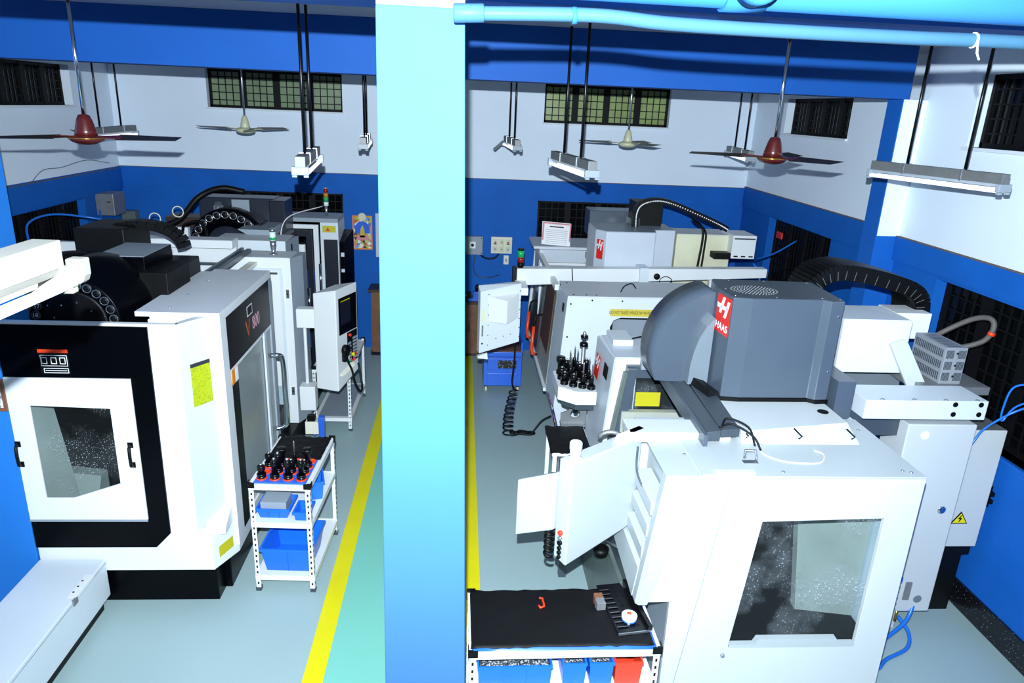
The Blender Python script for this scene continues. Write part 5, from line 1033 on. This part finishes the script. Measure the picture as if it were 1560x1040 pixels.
# tool holders on the shelf of the far right machine -----------------
G = 'tool holders on the white tool shelf'
grid = [(0,(.915,5.68)),(0,(.985,5.63)),(2,(1.06,5.60)),(2,(1.13,5.57)),(0,(.905,5.80)),(2,(.98,5.78)),(1,(1.055,5.77)),(2,(1.13,5.73)),(3,(.91,5.93)),(2,(.99,5.91)),(2,(1.06,5.93)),(1,(1.13,5.87)),(2,(1.05,6.03)),(4,(1.125,6.03)),(0,(.975,6.0))]
nm = ['first','second','third','last']
for i, (k, p) in enumerate(grid):
    r_ = i//4; c_ = i % 4
    lab = ['squat black tool holder','tall collet tool holder','tool holder with thin drill','wide milling head holder','tallest tool holder with boring bar'][k]
    put_holder(k, (p[0],p[1],1.351), '%s, %s from left, %s of white shelf' % (lab, nm[c_], ['front row','second row','third row','rear row'][r_]), G, 1.15)
# table with mat between the two right machines ----------------------
tb = thing('side_table', 'small table with black mat between the two right machines', 'table', (.96, 5.5, 0))
M().box(.79, 1.135, 5.28, 5.80, .86, .89).make('table_top', 'white', tb, .003)
for x in (.80, 1.01):
    for y in (5.30, 5.75): M().box(x, x+.035, y, y+.035, 0, .86).make('leg', 'white', tb)
M().hexa([(.84,5.20,.72),(1.13,5.20,.72),(1.13,5.28,.72),(.84,5.28,.72)], [(.84,5.20,.84),(1.13,5.20,.84),(1.13,5.28,.86),(.84,5.28,.86)]).make('front_apron', 'slate_dark', tb)
mt = rough_sheet('rubber_mat', .78, 1.128, 5.27, 5.80, .89, 'rubber', None, 12, 14, .010); tag(mt, 'wavy black mat on the small table between the right machines', 'mat')
fx = thing('tool_fixture', 'grey steel tool clamping fixture standing behind the table mat', 'fixture', (1.0, 5.88, .89))
C = arc(0,0,1,0,360,16)[:-1]
M().plate([(.93,.90),(1.16,.90),(1.16,1.12),(1.02,1.12),(1.0,1.03),(.93,1.0)], [[(1.06+.045*c,1.0+.045*s) for c, s in C]], 'y', 5.84, 5.86).make('plate', 'steel_gray', fx); M().box(.93, 1.16, 5.80, 5.90, .89, .905).make('base', 'steel_gray', fx); m = M(); m.cyl((1.05,5.83,1.05),(1.05,5.78,1.05), .02, 10); m.box(1.0, 1.09, 5.81, 5.84, 1.06, 1.08); m.make('clamp', 'black_metal', fx)
gb = thing('green_box', 'small green box in a metal tray below the small table', 'box', (.88, 4.98, .76))
M().hexa([(.80,4.80,.72),(1.10,4.80,.72),(1.10,5.18,.72),(.80,5.18,.72)], [(.78,4.78,.76),(1.10,4.78,.76),(1.10,5.2,.76),(.78,5.2,.76)]).make('tray', 'black', gb); M().box(.85, .94, 5.00, 5.08, .76, .83).make('box_body', 'green', gb, .004); M().box(.96, 1.0, 4.95, 5.1, .76, .80).make('part', 'steel', gb)
M().box(.84,.90,4.84,4.90,.0,.72).make('tray_leg', 'slate_dark', gb)
# blue drawer cabinet -------------------------------------------------
dc = thing('tool_cabinet', 'blue steel tool cabinet on castors beside the aisle line', 'cabinet', (.58, 8.95, 0))
M().box(.33, .83, 8.76, 9.2, .09, .56).make('body', 'tool_blue', dc, .006); m = M(); m.box(.325, .345, 8.76, 9.2, .56, .70); m.box(.815, .835, 8.76, 9.2, .56, .70); m.box(.33, .83, 9.18, 9.2, .56, .78); m.make('tray_sides', 'tool_blue', dc); M().box(.34, .82, 8.77, 9.19, .565, .575).make('tray_floor', 'wood', dc)
d = M().box(.38, .78, 8.752, 8.76, .12, .27).make('drawer', 'tool_blue', dc, .003); d2 = M().box(.38, .78, 8.752, 8.76, .32, .47).make('drawer', 'tool_blue', dc, .003); M().box(.52, .76, 8.747, 8.753, .34, .45).make('label_panel', 'board_print', d2); M().box(.34, .82, 8.75, 8.76, .49, .505).make('gap', 'bin_blue_dark', dc)
for x in (.37, .79):
    for y in (8.80, 9.14): w_ = M().cyl((x-.014,y,.038),(x+.014,y,.038), .038, 14).make('castor', 'cream', dc); M().box(x-.02,x+.02,y-.02,y+.02,.06,.09).make('fork', 'black', dc)
# wooden cabinets and bench vise at the back wall -----------------------
wc = thing('wooden_cabinet', 'brown wooden cabinet with drawer below the wall switch box', 'cabinet', (.05, 10.3, 0))
M().box(-.35, .55, 10.16, 10.46, .05, .82).make('carcass', 'wood', wc); M().box(-.37, .57, 10.12, 10.46, .82, .85).make('top', 'wood_dark', wc)
for x0, x1 in ((-.33,.09),(.11,.53)):
    d = M().box(x0, x1, 10.145, 10.16, .66, .80).make('drawer', 'wood', wc, .003); M().box((x0+x1)/2+.05, (x0+x1)/2+.13, 10.13, 10.145, .725, .735).make('drawer_pull', 'black', d)
    d = M().box(x0, x1, 10.145, 10.16, .10, .64).make('door', 'wood', wc, .003); M().box(x0+.03, x0+.045, 10.13, 10.145, .40, .52).make('door_handle', 'black', d)
M().box(-.35, .55, 10.18, 10.46, 0, .05).make('kick_board', 'wood_dark', wc)
wd = thing('wooden_desk', 'dark wooden desk partly hidden left of the near column', 'desk', (-1.1, 10.25, 0))
M().box(-1.32, -.6, 10.08, 10.46, .98, 1.02).make('desk_top', 'wood_dark', wd); M().box(-1.28, -.62, 10.12, 10.46, .06, .98).make('cabinet_body', 'wood', wd); M().box(-1.30,-.62,10.14,10.46,0,.06).make('kick_board', 'black', wd)
vs = thing('bench_vise', 'small blue bench vise standing on the brown wooden cabinet', 'vise', (.22, 10.3, .85))
M().box(.12, .32, 10.22, 10.38, .85, .89).make('base', 'tool_blue', vs, .004); M().box(.20, .32, 10.20, 10.32, .89, .99).make('fixed_jaw', 'tool_blue', vs, .006); M().box(.10, .17, 10.20, 10.32, .89, .97).make('moving_jaw', 'black', vs, .006); M().cyl((.04,10.26,.92),(.20,10.26,.92), .016, 10).make('screw', 'steel', vs); M().cyl((.05,10.26,.86),(.05,10.26,.99), .008, 8).make('handle', 'steel', vs); M().lathe([(.03,0),(.035,.05),(.02,.09)], (.26,10.3,.99), 12).make('oil_cup', 'black', vs)
# wall fittings -----------------------------------------------------------
W_ = YB-.001
sb = thing('switch_box', 'grey isolator switch box on the back wall right of the near column', 'switch box', (.19, 10.46, 1.5))
M().box(.065, .325, W_-.09, W_, 1.505, 1.775).make('case', 'gray_mid', sb, .006); k = M().box(.13, .22, W_-.096, W_-.09, 1.60, 1.70).make('switch_plate', 'text_white', sb); M().cyl((.175,W_-.096,1.65),(.175,W_-.115,1.65), .022, 12).make('rotary_knob', 'black', sb)
for x in (.085, .305):
    for z in (1.53, 1.75): M().cyl((x,W_-.09,z),(x,W_-.094,z), .008, 8).make('screw', 'black', sb)
sw = thing('switchboard', 'white switchboard with six sockets and switches on the back wall', 'switchboard', (.6, 10.46, 1.52))
M().box(.45, .76, W_-.04, W_, 1.525, 1.77).make('panel', 'offwhite', sw, .004)
for i in range(3):
    for j in range(2):
        s = M().box(.475+i*.095, .55+i*.095, W_-.045, W_-.04, 1.545+j*.105, 1.635+j*.105).make('module', 'cream', sw)
        M().box(.50+i*.095, .525+i*.095, W_-.05, W_-.045, 1.575+j*.105, 1.60+j*.105).make('switch', 'red' if j and i != 1 else 'gray_mid', s)
        if j and i != 1: M().box(.495+i*.095, .53+i*.095, W_-.049, W_-.045, 1.555+j*.105, 1.572+j*.105).make('socket', 'black', s)
s2 = thing('wall_switch', 'single small white switch below the switchboard', 'switch', (.68, 10.47, 1.35)); M().box(.645, .72, W_-.03, W_, 1.36, 1.495).make('plate', 'offwhite', s2, .003); M().box(.67, .695, W_-.035, W_-.03, 1.40, 1.45).make('rocker', 'gray_mid', s2)
cb = M(); cb.tube(spline([(.30,W_-.03,1.50),(.34,W_-.02,1.46),(.42,W_-.03,1.44),(.52,W_-.03,1.46),(.58,W_-.02,1.53)],6), .014, 8); o = cb.make('cable_bundle', 'black', None); tag(o, 'black cable bundle between switch box and switchboard', 'cable')
cb = M(); cb.tube(spline([(.22,W_-.02,1.50),(.20,W_-.02,1.30),(.26,W_-.02,1.17),(.42,W_-.03,1.15),(.60,W_-.10,1.22)],6), .008, 6); o = cb.make('loose_cable', 'slate_dark', None); tag(o, 'thin loose cable drooping below the grey switch box', 'cable')
po = thing('wall_poster', 'colourful poster with orange border and white rosette on the blue back wall', 'poster', (-1.43, 10.48, 1.5))
M().box(-1.575, -1.29, W_-.008, W_, 1.52, 2.015).make('sheet', 'orange', po); M().box(-1.555, -1.31, W_-.010, W_-.008, 1.54, 1.995).make('print', 'poster_print', po)
A = arc(-1.4325,1.83,.105,0,180,14); M().prism([(-1.5375,1.76)]+A[::-1]+[(-1.3275,1.76)], 'y', W_-.012, W_-.010).make('blue_arch', 'tool_blue', po)
M().prism([(-1.47,1.70),(-1.395,1.70),(-1.405,1.82),(-1.43,1.88),(-1.46,1.82)], 'y', W_-.014, W_-.012).make('golden_shape', 'label_gold', po); M().prism([(-1.53,1.66),(-1.33,1.66),(-1.36,1.73),(-1.50,1.73)], 'y', W_-.014, W_-.010).make('pink_shape', 'pink', po)
M().lathe([(.055,-.012),(.058,-.006),(.058,0)], (-1.4325,W_-.012,2.0), 16, 'y').make('rosette', 'cream', po)
o = M().box(-1.24, -1.05, W_-.03, W_, 1.42, 2.06).make('notice_board', 'gray_light', None, .003); tag(o, 'pale board edge on the back wall, half hidden by the near column', 'board')
ib = thing('junction_box', 'grey metal junction box high on the left wall in the corner', 'junction box', (-4.68, 9.9, 2.03)); M().box(-4.748, -4.52, 9.70, 10.03, 2.03, 2.31).make('case', 'steel_gray', ib, .006); M().box(-4.60, -4.56, 9.695, 9.70, 2.20, 2.215).make('slot', 'black', ib); M().cyl((-4.70,9.68,1.2),(-4.70,9.68,2.1), .012, 8).make('conduit', 'wall_blue', ib)
cp = thing('breaker_panel', 'grey breaker panel with red and green lamps in the left back corner', 'breaker panel', (-4.66, 10.4, 1.55)); M().box(-4.735, -4.55, W_-.16, W_, 1.50, 2.0).make('case', 'tank', cp, .006)
for x, c_ in ((-4.62,'red'),(-4.585,'green')): M().cyl((x,W_-.16,1.80),(x,W_-.175,1.80), .014, 10).make('lamp', c_, cp)
M().cyl((-4.64,W_-.16,1.62),(-4.64,W_-.18,1.62), .016, 10).make('knob', 'label_gold', cp)
hl_ = M(); hl_.tube(spline([(-3.40,8.0,2.15),(-3.55,8.2,2.22),(-3.9,8.6,2.12),(-4.3,8.6,2.18),(-4.55,8.3,2.25),(-4.62,7.95,2.20),(-4.5,7.7,2.02)],8), .012, 8); o = hl_.make('air_hose', 'hose_blue', None); tag(o, 'looping blue air hose in front of the left window', 'hose')
w1 = M(); w1.tube(spline([(-4.735,10.2,2.66),(-4.735,9.6,2.74),(-4.735,9.0,2.70),(-4.735,8.6,2.70),(-4.735,8.3,2.57)],6), .004, 6); o = w1.make('wall_wire', 'slate', None); tag(o, 'thin grey wire tacked along the left wall above the band', 'wire')
bh = M(); bh.tube(spline([(3.97,4.15,1.92),(3.88,4.2,1.97),(3.80,4.3,1.92),(3.78,4.32,1.75),(3.80,4.32,1.66),(3.86,4.3,1.78),(3.96,4.15,1.92)],7), .007, 8); bh.tube(spline([(3.96,4.18,1.86),(3.86,4.30,1.74),(3.70,4.33,1.60),(3.63,4.32,1.50),(3.56,4.32,1.35)],7), .008, 8); o = bh.make('air_hose', 'hose_blue', None); tag(o, 'blue air hose hanging over the white cabinet at the right edge', 'hose')
bh = M(); bh.tube(spline([(3.32,4.22,.10),(3.34,4.10,.05),(3.26,3.98,.02),(3.05,3.88,.015),(2.95,3.8,.015)],8), .014, 8); bh.tube(spline([(3.42,4.22,.22),(3.34,4.16,.10),(3.12,4.05,.03),(2.95,3.95,.015)],8), .014, 8); o = bh.make('air_hose', 'hose_blue', None); tag(o, 'blue air hose on the floor below the white control cabinet', 'hose')
bh = M(); bh.tube(spline([(3.42,8.05,2.03),(3.6,8.3,1.98),(3.9,8.5,2.02),(4.19,8.6,2.16)],8), .010, 8); bh.tube(spline([(3.42,8.0,1.98),(3.47,7.9,1.88),(3.46,7.85,1.75)],6), .010, 8); o = bh.make('air_hose', 'hose_blue', None); tag(o, 'blue air hose running to the far right window', 'hose')
rg = M().box(4.285, 4.308, 9.25, 9.42, 2.06, 2.15).make('red_rag', 'red', None, .01); tag(rg, 'red rag tied to the grille of the far right window', 'rag')
# coiled cord under the far pendant ------------------------------------------
pts = [Vector(p) for p in spline([(.60,7.25,1.22),(.605,7.25,1.0),(.59,7.25,.75),(.62,7.25,.66)],5)]
n_ = 150
for i in range(n_):
    s = i/(n_-1); a = i*.62 if s < .5 else i*.62
    path = Vector((.615-.05*math.sin(s*3.1), 7.25, .64-.52*min(1,s*1.5))) if s < .66 else Vector((.615+.22*(s-.66)*3, 7.25, .12+.02*math.sin((s-.66)*9)))
    r_ = .045+.02*s
    pts.append(path+Vector((r_*math.cos(a), r_*.6*math.sin(a), .006*math.sin(a*.5))))
pts += [Vector(p) for p in spline([(.86,7.25,.16),(.95,7.3,.26),(1.06,7.35,.30)],5)]
o = M().tube(pts, .009, 6).make('coiled_cord', 'black', None); tag(o, 'black coiled cord hanging from the far right pendant to the floor', 'cord')
# ---------------------------------------------------------------- countable small pieces become parts of their own
SINGLE = {'keys': 'key', 'screw_row': 'screw', 'bolts': 'bolt', 'screws': 'screw', 'hood_screws': 'screw', 'duct_clips': 'clip', 'cables': 'cable', 'slot_edges': 'slot_edge', 'holes': 'hole', 'chain_links': 'chain_link', 'inserts': 'insert'}
for o in list(bpy.data.objects):
    k = o.name.split('.')[0]
    if k in ('vent_holes', 'louvre_slots', 'print_lines'): o['kind'] = 'stuff'
    if k not in SINGLE or o.type != 'MESH': continue
    bm = bmesh.new(); bm.from_mesh(o.data); left = set(bm.faces); isl = []
    while left:
        st = [left.pop()]; cur = []
        while st:
            f = st.pop(); cur.append(f)
            for e in f.edges:
                for g in e.link_faces:
                    if g in left: left.discard(g); st.append(g)
        isl.append(cur)
    if len(isl) > 1:
        for cur in isl:
            vs = {}; 
            for f in cur:
                for v in f.verts: vs.setdefault(v, len(vs))
            me = bpy.data.meshes.new(SINGLE[k]); me.from_pydata([v.co.copy() for v in vs], [], [[vs[v] for v in f.verts] for f in cur])
            me.polygons.foreach_set('use_smooth', [f.smooth for f in cur])
            for m_ in o.data.materials: me.materials.append(m_)
            n = bpy.data.objects.new(SINGLE[k], me); COL.objects.link(n); n.parent = o.parent
        bm.free(); bpy.data.objects.remove(o)
    else:
        bm.free(); o.name = SINGLE[k]
